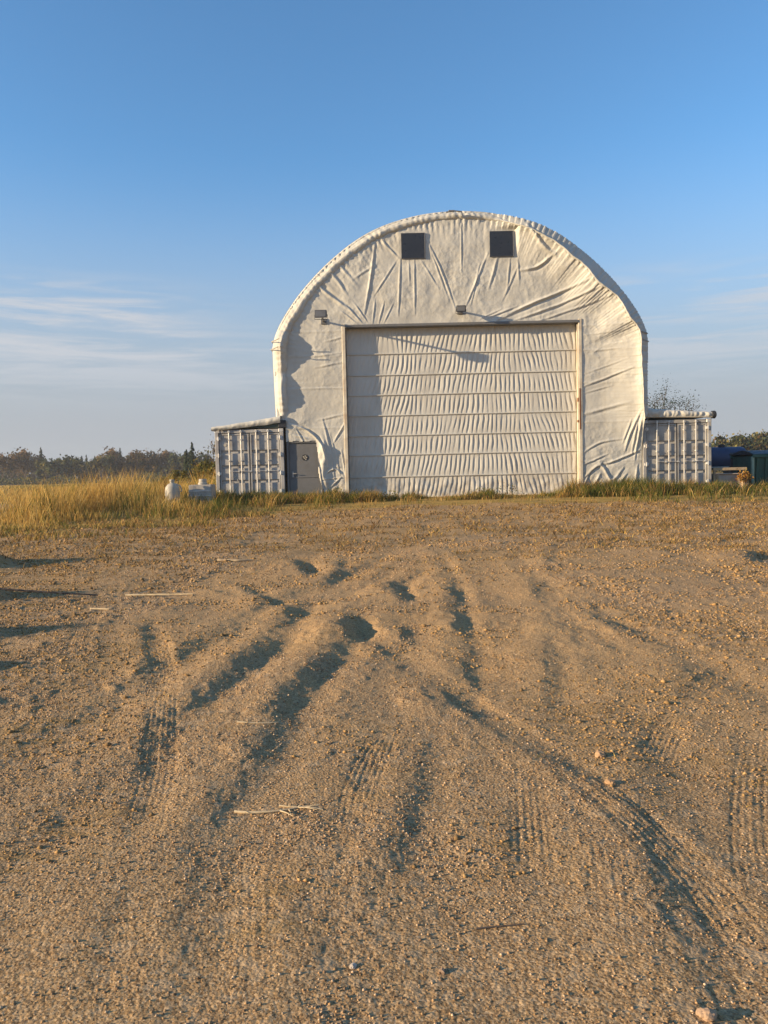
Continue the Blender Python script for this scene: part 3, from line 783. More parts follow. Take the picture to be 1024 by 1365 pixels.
    MB().b2((-6.12, .052, .80), (-5.10, .071, .83), .004).build('mid_rail', M['steel_grey'], ed)
    mb = MB(); mb.box((-6.04, .055, .92), (.06, .03, .2), .008); mb.tube([(-6.04, .05, .95), (-6.04, -.005, .95), (-5.91, -.01, .95)], .014, 8)
    mb.build('handle', M['plastic_grey'], ed)
    n = 20; mb = MB(); mb.prism([(-5.60 + .115 * math.cos(a * 2 * math.pi / n), 1.52 + .11 * math.sin(a * 2 * math.pi / n)) for a in range(n)], .058, .070)
    sg = mb.build('round_sign', M['rubber'], ed); sg['label'] = 'small round black and white sign'
    mb = MB()
    for cx_, cz_, a_, b_ in ((-5.655, 1.545, .030, .024), (-5.59, 1.57, .034, .02), (-5.545, 1.52, .026, .03), (-5.61, 1.50, .038, .022), (-5.57, 1.455, .03, .018)):
        mb.prism([(cx_ + a_ * math.cos(q * math.pi / 4), cz_ + b_ * math.sin(q * math.pi / 4)) for q in range(8)], .051, .0575)
    mb.build('sign_mark', M['plastic_white'], ed)
    for hz in (.3, 1.05, 1.8): MB().tube([(-5.035, .045, hz - .06), (-5.035, .045, hz + .06)], .017, 8).build('hinge', M['rod'], ed)
    # --- fabric skirts over the containers, parts of the building's cover
    def skirt(name, xin, zin, xout, zout, hem, puckers, amp, seed):
        nx, nyy = 120, 40
        u = np.linspace(0, 1, nx)[None, :]; v = np.concatenate([np.linspace(-1, 0, 12, endpoint=False), np.linspace(0, 1, nyy - 12)])[:, None]
        u, v = np.broadcast_arrays(u, v)
        top = zin + (zout - zin) * u ** .85
        hem = hem * (1 - .45 * u if name == 'r' else 1)
        Xs = xin + (xout - xin) * u
        hh = hem * (1 + .25 * perlin(u * 4, u * 0 + seed, seed)) * (.55 + .45 * (1 - u) if name == 'l' else 1)
        zz = np.where(v < 0, top + hh * v, top + .02 * fbm(u * 6, v * 8, 2, seed + 2))
        pk = 1.6 * perlin(u * puckers * 1.7, v * .8, seed + 5) + .8 * perlin(u * puckers * .6, v * .5, seed + 6)
        yy = np.where(v < 0, -.13 - .045 * np.sin(math.pi * np.clip(-v, 0, 1)) + amp * pk * np.sin(math.pi * np.clip(-v * .9 + .1, 0, 1)), -.10 + v * 12.1)
        zz = zz + np.where(v >= 0, amp * .6 * pk * np.exp(-v * 12), 0) + np.where(v > 0, .05 * np.exp(-((v * 12.1 - .2) / .25) ** 2), .0)
        # outer drop over the container's long side
        o = np.clip((u - .985) / .015, 0, 1); zz = zz - .14 * o * (v >= 0)
        return np_mesh('fabric_skirt', np.stack([Xs, yy, zz], -1).reshape(-1, 3), grid_faces(nyy, nx), True)
    link('fabric_skirt', skirt('l', -6.42, 3.02, -8.88, 2.66, .25, 9, .014, 141), M['fabric'], root)
    link('fabric_skirt', skirt('r', 6.44, 3.00, 8.92, 2.80, .32, 13, .04, 151), M['fabric'], root)
    MB().prism([(-8.80, 2.60), (-6.50, 2.60), (-6.50, 2.86), (-8.80, 2.62)], -.04, .05).build('skirt_shade_wedge', M['gap_shade'], root)  # solid wedge coloured as the shaded gap between skirt and container
    MB().tube([(6.46, -.11, 2.685), (8.99, -.11, 2.63)], .035, 10).build('hem_pipe', M['plastic_white'], root, True)
    mb = MB(); mb.lathe([(.07, 0), (.135, .03), (.14, .14), (.10, .17)], (8.86, -.07, 2.71), 16, 'X'); mb.build('rolled_end', M['rubber'], root, True)
    return root
build_building()

# floodlights reaching out from the end wall
def floodlight(x, z, reach, w, h, label, mat):
    y0 = float(wall_y(np.array([x]), np.array([z]))[0])
    r = empty('floodlight', (BX + x, BY + y0 - .02, BZ + z)); tag(r, label, 'floodlight', 'floodlights over the wide door')
    MB().b2((-.10, -.02, -.10), (.10, .05, .10), .008).build('base_plate', M['steel_grey'], r)
    MB().tube([(0, 0, 0), (0, -reach + .12, .02), (0, -reach + .05, .02)], .036, 8).build('arm', M['steel_grey'], r, True)
    mb = MB(); mb.prism([(-reach - .16, -h / 2), (-reach - .16, h / 2), (-reach + .02, h / 2 - .02), (-reach + .08, 0), (-reach + .02, -h / 2 + .03)], -w / 2, w / 2, 'X')
    mb.build('housing', M[mat], r)
    MB().b2((-w / 2 + .03, -reach - .172, -h / 2 + .03), (w / 2 - .03, -reach - .161, h / 2 - .03), .003).build('lens', M['lens'] if mat == 'lamp' else M['steel_grey'], r)
    MB().tube([(-w / 2 - .02, -reach - .02, 0), (-w / 2 - .02, -reach - .02, -h / 2 - .03), (w / 2 + .02, -reach - .02, -h / 2 - .03), (w / 2 + .02, -reach - .02, 0)], .012, 6).build('yoke', M['steel_grey'], r)
floodlight(-4.80, 6.30, 1.15, .40, .26, 'pale grey floodlight on a long arm above the left door corner', 'lamp')
floodlight(0.02, 6.54, .32, .32, .22, 'dark floodlight close to the wall above the middle of the door', 'black')

# ------------------------------------------------------------------ shipping containers
def container(loc, label, paint, seed):
    r = empty('shipping_container', loc); tag(r, label, 'container', 'containers carrying the building')
    W, Hh, L = 2.44, 2.57, 12.1; P = M[paint]; hw = W / 2
    for sx in (-1, 1):
        for y0 in (0., L - .16):
            x0 = sx * hw - (.13 if sx > 0 else 0)
            MB().b2((x0, y0, -.06), (x0 + .13, y0 + .16, Hh - .12), .012).build('corner_post', P, r)
            for z0 in (-.02, Hh - .125):
                MB().b2((sx * (hw + .004) - (.178 if sx > 0 else 0), y0 - .006, z0 + .0), (sx * (hw + .004) + (0 if sx > 0 else .178), y0 + .166, z0 + .128), .014).build('corner_casting', M['rod'], r)
        # corrugated long side
        pitch = .278; n = int((L - .4) / pitch); prof = []
        for i in range(n + 1):
            a = .18 + i * pitch
            prof += [(a, 0), (a + .07, 0), (a + .14, .036), (a + .21, .036)]
        V = []; 
        for yv, dv in prof: V += [(sx * (hw - .02 - dv), yv, .1), (sx * (hw - .02 - dv), yv, Hh - .1)]
        F_ = [(2 * i, 2 * i + 2, 2 * i + 3, 2 * i + 1) for i in range(len(prof) - 1)]
        link('side_panel', np_mesh('side_panel', V, np.array(F_)), P, r)
        MB().b2((sx * hw - (.06 if sx > 0 else 0), .16, Hh - .10), (sx * hw + (0 if sx > 0 else .06), L - .16, Hh - .02), .008).build('top_rail', P, r)
        MB().b2((sx * hw - (.06 if sx > 0 else 0), .16, 0), (sx * hw + (0 if sx > 0 else .06), L - .16, .11), .008).build('bottom_rail', P, r)
    MB().b2((-hw + .06, .17, Hh - .05), (hw - .06, L - .1, Hh - .022)).build('roof_panel', P, r)
    MB().b2((-hw + .1, L - .08, .1), (hw - .1, L - .05, Hh - .08)).build('end_panel', P, r)
    MB().b2((-hw + .13, .012, Hh - .135), (hw - .13, .13, Hh - .012), .012).build('header', P, r)
    MB().b2((-hw + .13, .012, -.03), (hw - .13, .13, .10), .012).build('sill', P, r)
    for sx in (-1, 1):
        dr = empty('cargo_door', (0, 0, 0)); dr.parent = r
        xa, xb = (-hw + .145, -.018) if sx < 0 else (.018, hw - .145)
        z0, z1 = .115, Hh - .15
        yo, yi = .062, .118
        # leaf: flat rows with sunk grooves between, framed
        prof = [(z0 + .05, yo)]
        for g in (.26, .49, .72):
            zc = z0 + (z1 - z0) * g
            prof += [(zc - .062, yo), (zc - .05, yi), (zc + .045, yi), (zc + .058, yo)]
        prof += [(z1 - .05, yo)]
        nx = 14; xs = np.linspace(xa + .05, xb - .05, nx); V = []; rng = np.random.default_rng(seed + sx)
        for zz, yy in prof:
            for xx in xs: V.append((xx, yy + rng.normal(0, .0012), zz))
        link('door_panel', np_mesh('door_panel', V, grid_faces(len(prof), nx)), P, dr)
        mb = MB(); mb.b2((xa, .036, z0), (xa + .052, .12, z1), .006); mb.b2((xb - .052, .036, z0), (xb, .12, z1), .006)
        mb.b2((xa + .052, .037, z0), (xb - .052, .12, z0 + .055), .006); mb.b2((xa + .052, .037, z1 - .055), (xb - .052, .12, z1), .006)
        mb.build('door_frame', P, dr)
        mb = MB(); mb.b2((xa - .014, .035, z0 - .012), (xa - .001, .06, z1 + .012)); mb.b2((xb + .001, .035, z0 - .012), (xb + .014, .06, z1 + .012))
        mb.build('door_gasket', M['rubber'], dr)
        wd = xb - xa
        rods = (xa + wd * .34, xa + wd * .74) if sx < 0 else (xa + wd * .22, xa + wd * .62)
        for rx in rods:
            mb = MB(); mb.tube([(rx, .008, -.02), (rx, .008, Hh - .03)], .027, 8)
            for zz in (.03, Hh - .08): mb.b2((rx - .035, -.03, zz - .035), (rx + .035, .012, zz + .035), .006)
            mb.build('lock_rod', M['rod'], dr, True)
            for zz in (.30, 1.45, 2.2): MB().b2((rx - .036, -.026, zz - .022), (rx + .032, yo + .002, zz + .022), .006).build('rod_bracket', M['rod'], dr)
            mb = MB(); hz = 1.10; mb.tube([(rx, -.02, hz), (rx + .05, -.035, hz - .01), (rx + .36, -.03, hz - .03)], .012, 6)
            mb.b2((rx + .30, -.02, hz - .06), (rx + .36, yo, hz - .0), .006)
            mb.build('lock_handle', M['rod'], dr)
        hx = xa - .02 if sx < 0 else xb + .02
        for zz in (.35, 1.0, 1.65, 2.25):
            mb = MB(); mb.b2((hx - .075, -.012, zz - .05), (hx + .075, .03, zz + .05), .008); mb.tube([(hx, -.018, zz - .075), (hx, -.018, zz + .075)], .02, 8)
            mb.build('hinge', M['rod'], dr)
    return r
c1 = container((-4.735, 27.44, BZ), 'pale container with dull grey doors beside the small steel door', 'cont', 5)
mb = MB(); mb.prism([(-.88 + .06 * math.cos(a), 2.02 + .05 * math.sin(a)) for a in np.linspace(0, 2 * math.pi, 9)[:-1]], .050, .058); mb.build('sticker', M['plastic_white'], c1)
for q in ((-.62, .85, .12, .05), (-.50, .72, .05, .09), (-.66, .66, .09, .03)): MB().b2((q[0], .050, q[1]), (q[0] + q[2], .0595, q[1] + q[3]), .002).build('scuffed_sticker', M['plastic_white'], c1)
c2 = container((10.49, 27.44, BZ), 'pale container at the right foot of the building under gathered fabric', 'cont2', 15)
# plywood box beside the right container etc.

# ------------------------------------------------------------------ things in the grass
def ground_at(x, y): return float(ground_z(np.array([float(x)]), np.array([float(y)]))[0])
# white jug
j = empty('plastic_jug', (-6.94, 25.3, ground_at(-6.94, 25.3))); tag(j, 'off white plastic jug with a short neck in the tall grass', 'jug')
MB().lathe([(.20, 0), (.235, .03), (.24, .55), (.225, .68), (.15, .78), (.07, .82), (.065, .86)], (0, 0, 0), 20).build('body', M['plastic_white'], j, True)
MB().lathe([(.075, .86), (.08, .87), (.08, .93), (.07, .94)], (0, 0, 0), 14).build('cap', M['plastic_white'], j, True)
MB().tube([(.2, 0, .50), (.30, 0, .56), (.27, 0, .72), (.12, 0, .79)], .022, 8).build('handle', M['plastic_white'], j, True)
# boxy tank
tz = ground_at(-6.1, 26.1)
tk = empty('box_tank', (-6.12, 26.0, tz)); tag(tk, 'grey box tank with a white cap, in the weeds beside the left container', 'tank')
MB().box((0, 0, .35), (.76, .7, .72), .025, None, 2).build('body', M['plastic_grey'], tk, True)
MB().lathe([(.15, .70), (.155, .76), (.12, .80)], (.02, 0, 0), 18).build('neck', M['plastic_white'], tk, True)
MB().lathe([(.125, .795), (.13, .805), (.13, .88), (.11, .90)], (.02, 0, 0), 18).build('cap', M['plastic_white'], tk, True)
for zz in (.16, .34, .5): MB().b2((-.385, -.372, zz - .02), (.385, -.352, zz + .02), .006).build('strap', M['rod'], tk)

# right of the building: blue tank on skid, plywood box, green bin
bt = empty('fuel_tank', (14.2, 33.2, .70)); tag(bt, 'dark blue horizontal tank behind the right container', 'tank')
MB().lathe([(.30, -1.62), (.46, -1.58), (.50, -1.50), (.50, 1.22), (.46, 1.30), (.30, 1.34)], (0, 0, 1.20), 28, 'X').build('shell', M['blue'], bt, True)
for xx in (-.9, .7):
    mb = MB(); mb.b2((xx - .06, -.40, 0), (xx + .06, .40, .80), .01); mb.build('cradle', M['blue'], bt)
mb = MB(); mb.b2((-1.5, -.38, .02), (1.3, -.28, .14), .01); mb.b2((-1.5, .28, .02), (1.3, .38, .14), .01); mb.build('skid', M['steel_grey'], bt)
MB().lathe([(.14, 0), (.14, .09), (.10, .12)], (.4, 0, 1.69), 14).build('filler_cap', M['black'], bt, True)
MB().b2((-1.4, -.52, .82), (.5, -.46, .86), .006).build('rub_rail', M['rod'], bt)
pb = empty('plywood_box', (12.50, 28.15, .70)); tag(pb, 'bleached plywood box in front of the blue tank', 'box')
for a, b in (((-.52, -.40, 0), (.52, -.375, .58)), ((-.52, .375, 0), (.52, .40, .58)), ((-.52, -.374, 0), (-.495, .374, .58)), ((.495, -.374, 0), (.52, .374, .58))):
    MB().b2(a, b, .004).build('panel', M['plywood'], pb)
MB().b2((-.57, -.46, .58), (.57, .46, .61), .004).build('lid', M['plywood'], pb)
for xx in (-.50, .42): MB().b2((xx, -.43, .0), (xx + .08, -.402, .57), .004).build('batten', M['wood'], pb)
rl = empty('lumber_rail', (12.45, 27.60, .70)); tag(rl, 'weathered wooden rail on posts in front of the plywood box', 'rail')
MB().b2((-.62, -.03, .72), (.58, .03, .82), .006).build('rail', M['wood'], rl)
for xx in (-.55, .50): MB().b2((xx - .04, .031, -.05), (xx + .04, .10, .82), .006).build('post', M['wood'], rl)

gb = empty('green_bin', (15.05, 29.3, .70)); tag(gb, 'green ribbed steel waste bin at the right edge of the yard', 'waste bin')
MB().prism([(-.75, .12), (.75, .12), (.85, 1.22), (-.85, 1.22)], -1.35, 1.5, 'X').build('body', M['green'], gb)
for i in range(9):
    xx = -1.25 + i * .32
    MB().prism([(-.80, .16), (-.74, .16), (-.84, 1.16), (-.90, 1.16)], xx, xx + .08, 'X').build('rib', M['green'], gb)
MB().b2((-1.42, -.95, 1.16), (1.55, -.84, 1.28), .012).build('rim', M['green'], gb)
MB().b2((-1.42, .84, 1.16), (1.55, .95, 1.28), .012).build('rim', M['green'], gb)
MB().b2((-1.44, -.92, .0), (-1.355, -.80, 1.20), .012).build('corner_post', M['green_sunlit'], gb)  # post coloured paler than the bin for the sun on it
mb = MB()
n = 14; pr = [(-.95 + 1.9 * i / n, 1.285 + .16 * math.sin(math.pi * i / n)) for i in range(n + 1)]
mb.prism(pr + [(.95, 1.285 - .0)][:0], -1.40, 1.5, 'X'); mb.build('lid', M['black'], gb)
bb = empty('dark_bin', (14.55, 31.9, .70)); tag(bb, 'dark upright bin between the orange shrub and the green waste bin', 'waste bin')
bb.location.x = 14.15; bb.location.y = 30.6
MB().prism([(-.27, 0.05), (.27, 0.05), (.33, 1.30), (-.33, 1.30)], -.20, .26, 'X').build('body', M['black'], bb)
MB().b2((-.24, -.37, 1.30), (.30, .37, 1.37), .02).build('lid', M['black'], bb)
for sx in (-.2, .2): MB().lathe([(.09, -.03), (.1, -.02), (.1, .02), (.09, .03)], (sx, .28, .10), 14, 'X').build('wheel', M['rubber'], bb, True)
mb = MB(); mb.tube([(-.15, .35, 1.34), (-.15, .44, 1.40), (.2, .44, 1.40), (.2, .35, 1.34)], .018, 6); mb.build('handle', M['black'], bb)

# ------------------------------------------------------------------ trees
def card_mesh(C, A, B, col):
    """leaf quads: centres C, half axes A and B"""
    n = len(C)
    V = np.concatenate([C - A, C + B * .8, C + A, C - B * .8], 1).reshape(-1, 3)
    return V, np.arange(4 * n).reshape(n, 4), np.repeat(col, 4, 0)
def rand_dirs(n, rng):
    d = rng.normal(size=(n, 3)); return d / np.linalg.norm(d, axis=1)[:, None]

def pal(n, cols, rng, jit=.18):
    c = np.array(cols)[rng.integers(0, len(cols), n)] * (1 + rng.normal(0, jit, (n, 1)))
    return np.clip(c, .004, 1)

def spruce_meshes(h, seed, cols):
    rng = np.random.default_rng(seed)
    tr = MB().tube([(0, 0, -.2), (0, 0, h * .5), (0, 0, h)], [h * .022, h * .013, .015], 6).mesh('trunk')
    C, A, B = [], [], []
    z = h * .07
    while z < h * .99:
        f = 1 - z / h; rad = h * .21 * f ** .8 * (1 + rng.normal(0, .14)) + .06
        nb = int(5 + 9 * f)
        for k in range(nb):
            a = rng.uniform(0, 2 * math.pi); l = rad * rng.uniform(.55, 1.1)
            d = np.array([math.cos(a), math.sin(a), -.25 - .25 * f])
            for q in np.arange(.25, 1.01, .25):
                C.append([0, 0, z] + d * l * q); A.append(d * l * .2); pz = np.cross(d, [0, 0, 1]); B.append(pz * l * .30 * (1.2 - q * .6) + rng.normal(0, .03, 3))
                if rng.random() < .6:
                    C.append([0, 0, z] + d * l * q + rng.normal(0, .05 * rad, 3)); A.append(np.array([0, 0, -1.]) * (l * .2 + .12) + d * l * .06); B.append(pz * (l * .22 + .05))
        z += h * (.022 + .02 * f)
    C, A, B = map(np.array, (C, A, B))
    V, F_, c = card_mesh(C, A, B, pal(len(C), cols, rng))
    return tr, np_mesh('crown', V, F_, False, c)

def branchy_meshes(h, seed, cols, leaves=900, spread=.42, leaf=.16, bare=.0, clump=.5):
    """tree with a forking trunk; leaves gather in clumps at the twig ends"""
    rng = np.random.default_rng(seed); mb = MB(); tips = []
    def grow(p, d, l, r, lev):
        q = p + d * l; mid = p + d * l * .5 + rng.normal(0, l * .05, 3)
        mb.tube([p, mid, q], [r, r * .85, r * .6], 6 if lev < 2 else 4, False)
        tips.append((q, l)) if lev >= 2 else None
        if lev >= 4: return
        nb = rng.integers(2, 4) + (1 if lev == 0 else 0)
        for k in range(nb):
            dd = d * rng.uniform(.55, 1.) + rng.normal(0, spread, 3); dd[2] += .22; dd /= np.linalg.norm(dd)
            grow(q if k < 2 else p + d * l * rng.uniform(.5, .9), dd, l * rng.uniform(.58, .82), r * .58, lev + 1)
    grow(np.array([0, 0, -.2]), np.array([rng.normal(0, .04), rng.normal(0, .04), 1.]), h * .34, h * .02 + .02, 0)
    tr = mb.mesh('trunk')
    T = np.array([t[0] for t in tips]); S = np.array([t[1] for t in tips])
    if leaves:
        k = rng.integers(0, len(T), leaves)
        C = T[k] + rng.normal(0, 1, (leaves, 3)) * S[k][:, None] * clump
        d = rand_dirs(leaves, rng); e = np.cross(d, rand_dirs(leaves, rng))
        sz = leaf * rng.uniform(.6, 1.4, (leaves, 1))
        tint = pal(len(T), cols, rng, .12)[k] * (1 + rng.normal(0, .2, (leaves, 1)))
        V, F_, c = card_mesh(C, d * sz, e * sz, np.clip(tint, .004, 1))
        return tr, np_mesh('crown', V, F_, False, c)
    return tr, None

def plant_tree(name, meshes, loc, label, cat, group, scale=1., rz=0.):
    o = empty(name, loc, rz); o.scale = (scale,) * 3; tag(o, label, cat, group)
    if meshes[0]: link('trunk', meshes[0], M['bark'], o)
    if meshes[1]: link('crown', meshes[1], M['leaf'], o)
    return o

DKG = [(.045, .062, .038), (.034, .050, .034), (.065, .078, .042)]
RUS = [(.16, .10, .05), (.12, .09, .05), (.17, .12, .06), (.09, .085, .045)]
OLV = [(.16, .145, .055), (.12, .125, .055), (.20, .165, .06), (.09, .105, .045)]
YEL = [(.20, .16, .04), (.15, .135, .04), (.12, .12, .04), (.24, .15, .04)]
GRY = [(.12, .105, .085), (.15, .125, .10), (.10, .09, .075)]
ORD = ['first', 'second', 'third', 'fourth', 'fifth', 'sixth', 'seventh', 'eighth', 'ninth', 'tenth', 'eleventh', 'twelfth', 'thirteenth', 'fourteenth', 'fifteenth', 'sixteenth', 'seventeenth', 'eighteenth', 'nineteenth', 'twentieth']
def far_x(px, Y): return (px - 512) / 1025. * Y - .0
sp = [spruce_meshes(9.0, 200 + i, DKG) for i in range(3)]
rus = [branchy_meshes(7.6, 210 + i, RUS, 900, .45, .30, clump=.55) for i in range(3)]
olv = [branchy_meshes(7.6, 220 + i, OLV + DKG, 1000, .45, .32, clump=.55) for i in range(3)]
gry = [branchy_meshes(7.8, 230 + i, GRY, 700, .42, .24, clump=.5) for i in range(2)]
# far treeline left of the building, listed from left to right: place, distance, size
row = [(58, 215, 1.05), (72, 222, .78), (112, 218, .80), (118, 225, .85), (129, 215, .78), (163, 214, .98), (172, 220, .72), (204, 212, .88), (211, 224, .74)]
for i, (px, Y, s_) in enumerate(row):
    plant_tree('spruce_tree', sp[i % 3], (far_x(px, Y), Y, .65), 'dark spruce, %s spruce from the left in the far treeline' % ORD[i], 'tree', 'spruces in the left treeline', s_ * 1.15, i * 1.3)
row = [6, 17, 27, 36, 46, 142, 152, 178, 188, 222]
for i, px in enumerate(row):
    Y = 205 + 14 * ((i * 37) % 5) / 5.
    plant_tree('rust_tree', rus[i % 3], (far_x(px, Y), Y, .65), 'rusty brown autumn tree, %s such tree from the left in the far treeline' % ORD[i], 'tree', 'rusty trees in the left treeline', (1.08, 1.2, 1.0, 1.22, 1.1)[i % 5], i * 2.1)
row = [64, 84, 93, 101, 122, 136, 170, 196, 233, 246, 258, 270]
for i, px in enumerate(row):
    Y = 200 + 15 * ((i * 29) % 5) / 5.
    plant_tree('olive_tree_crown' if False else 'leafy_tree', olv[i % 3], (far_x(px, Y), Y, .65), 'dull olive leafy tree, %s such tree from the left in the far treeline' % ORD[i], 'tree', 'leafy trees in the left treeline', (1.1, 1.2, 1.0, 1.15, .98)[i % 5], i * 1.7)
row = [156, 182, 214, 226, 240, 248]
for i, px in enumerate(row):
    Y = 226 + i
    plant_tree('bare_tree', gry[i % 2], (far_x(px, Y), Y, .65), 'grey thin leaved tree, %s such tree from the left in the far treeline' % ORD[i], 'tree', 'grey trees in the left treeline', (1.25, 1.15, 1.28, 1.2, 1.1, 1.0)[i], i * 2.7)
# two spruces and a yellow shrub left of the container
plant_tree('spruce_tree', spruce_meshes(5.9, 251, DKG), (far_x(257, 105) - .6, 105, .68), 'shorter of two slim spruces just left of the container', 'tree', 'slim spruces by the container', .84)
plant_tree('spruce_tree', spruce_meshes(6.2, 252, DKG), (far_x(263, 100) - .4, 100, .68), 'taller of two slim spruces just left of the container', 'tree', 'slim spruces by the container', .92)
plant_tree('yellow_shrub', branchy_meshes(2.0, 253, YEL + OLV, 1800, .5, .055, clump=.40), (-8.35, 36, .68), 'yellow green shrub behind the box tank, left of the container', 'shrub', None)
plant_tree('yellow_shrub', branchy_meshes(1.6, 254, YEL + OLV, 1500, .55, .055, clump=.45), (-10.2, 37.5, .68), 'low yellow shrub behind the white jug', 'shrub', None)
plant_tree('thin_tree', branchy_meshes(3.6, 255, YEL + GRY, 260, .30, .05, clump=.5), (-8.55, 41, .68), 'thin pale tree rising behind the yellow shrub beside the container', 'tree', None)
# dark twiggy tree showing above the right container
plant_tree('twiggy_tree', branchy_meshes(6.9, 256, GRY[2:] + DKG, 3000, .42, .045, clump=.45), (20.2, 55, .70), 'dark twiggy tree rising behind the right container', 'tree', None, 1.0)
plant_tree('orange_shrub', branchy_meshes(.92, 257, [(.36, .17, .03), (.42, .22, .05), (.26, .12, .03), (.30, .22, .06)], 500, .5, .034, clump=.5), (12.98, 27.35, .70), 'orange leaved shrub in front of the dark bin', 'shrub', None)
# treeline on the right
row = [(958, 140, .62), (975, 146, .70), (984, 150, .60), (1002, 140, .78), (1016, 150, .6)]
for i, (px, Y, s_) in enumerate(row):
    plant_tree('spruce_tree', sp[i % 3], (far_x(px, Y) + 1.5, Y, .68), 'small dark spruce, %s from the left in the right hand treeline' % ORD[i], 'tree', 'spruces in the right treeline', s_, i)
ylw = [branchy_meshes(6.3, 260 + i, OLV + YEL[1:3] + RUS[:1] + DKG, 2000, .48, .24, clump=.65) for i in range(3)]
row = [(952, 126, .95), (963, 132, .98), (972, 128, .9), (981, 134, 1.02), (991, 127, .95), (1001, 132, 1.0), (1011, 128, 1.0), (1021, 133, 1.05), (1034, 128, 1.0)]
for i, (px, Y, s_) in enumerate(row):
    plant_tree('leafy_tree', ylw[i % 3], (far_x(px, Y) + 1.3, Y, .68), 'olive and yellow leafy tree, %s from the left in the right hand treeline' % ORD[i], 'tree', 'leafy trees in the right treeline', s_, i * 2.2)

def woods(name, x0, x1, y0, y1, h0, h1, n, cols, label, leaf, seed):
    rng = np.random.default_rng(seed)
    x = rng.uniform(x0, x1, n); y = rng.uniform(y0, y1, n)
    top = h0 + (h1 - h0) * (.5 + .9 * perlin(x * .13, y * .02, seed) + .5 * perlin(x * .45, y * .1, seed + 1))
    z = .6 + top * rng.random(n) ** .75
    d = rand_dirs(n, rng); e = np.cross(d, rand_dirs(n, rng)); sz = leaf * rng.uniform(.5, 1.4, (n, 1))
    k = ((perlin(x * .2, y * .1, seed + 2) + .5 + rng.normal(0, .15, n)) * len(cols)).astype(int).clip(0, len(cols) - 1)
    c = np.array(cols)[k] * (1 + rng.normal(0, .2, (n, 1)))
    V, F_, cc = card_mesh(np.stack([x, y, z], 1), d * sz, e * sz, np.clip(c, .004, 1))
    tag(link(name, np_mesh(name, V, F_, False, cc), M['leaf']), label, 'woods', None, 'stuff')
woods('distant_woods', -190, -46, 228, 262, 4.5, 8.6, 30000, RUS + GRY + OLV + DKG, 'mass of brown and grey woods behind the left treeline', .42, 301)
woods('hedge_scrub', -170, -46, 188, 200, .8, 3.0, 9000, OLV + DKG + YEL, 'low green scrub along the foot of the left treeline', .26, 303)
woods('distant_woods', 60, 130, 137, 165, 3.0, 6.0, 16000, OLV + YEL + GRY, 'mass of olive woods behind the right treeline', .3, 305)
woods('hedge_scrub', 40, 110, 112, 122, .5, 2.6, 9000, YEL + OLV + RUS, 'low yellow and rusty scrub before the right treeline', .2, 307)

# ------------------------------------------------------------------ grass and weeds
def blades(name, x, y, h, w, lean, cols_root, cols_tip, rng, label, kind='stuff', z=None, parent=None):
    n = len(x)
    z = ground_z(x, y) if z is None else z
    a = rng.uniform(0, 2 * math.pi, n); ca, sa = np.cos(a), np.sin(a)
    la = rng.uniform(0, 2 * math.pi, n); lx = np.cos(la) * lean * h + .10 * h; ly = np.sin(la) * lean * h
    def ring(t, ww, bend):
        cx = x + lx * bend; cy = y + ly * bend; cz = z - .01 + h * t
        return np.stack([cx - ca * ww, cy - sa * ww, cz], 1), np.stack([cx + ca * ww, cy + sa * ww, cz], 1)
    a0, b0 = ring(0, w * .5, 0); a1, b1 = ring(.55, w * .45, .35); t2, _ = ring(.97, 0 * w, 1.)
    V = np.stack([a0, b0, a1, b1, t2], 1).reshape(-1, 3)
    i = np.arange(n)[:, None] * 5
    F4 = (i + np.array([[0, 1, 3, 2]])); F3 = (i + np.array([[2, 3, 4]]))
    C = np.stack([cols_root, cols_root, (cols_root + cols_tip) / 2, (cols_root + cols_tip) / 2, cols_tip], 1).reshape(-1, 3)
    o = link(name, np_mesh(name, V, [F4, F3], False, np.clip(C, .004, 1)), M['grass'], parent)
    if kind: tag(o, label, 'grass', None, kind)
    return o
GOLD = [(.58, .38, .11), (.50, .31, .085), (.62, .44, .16), (.44, .26, .08)]
GRN = [(.095, .105, .025), (.13, .13, .03), (.07, .085, .025)]
BRN = [(.32, .19, .075), (.23, .14, .055), (.42, .27, .11)]
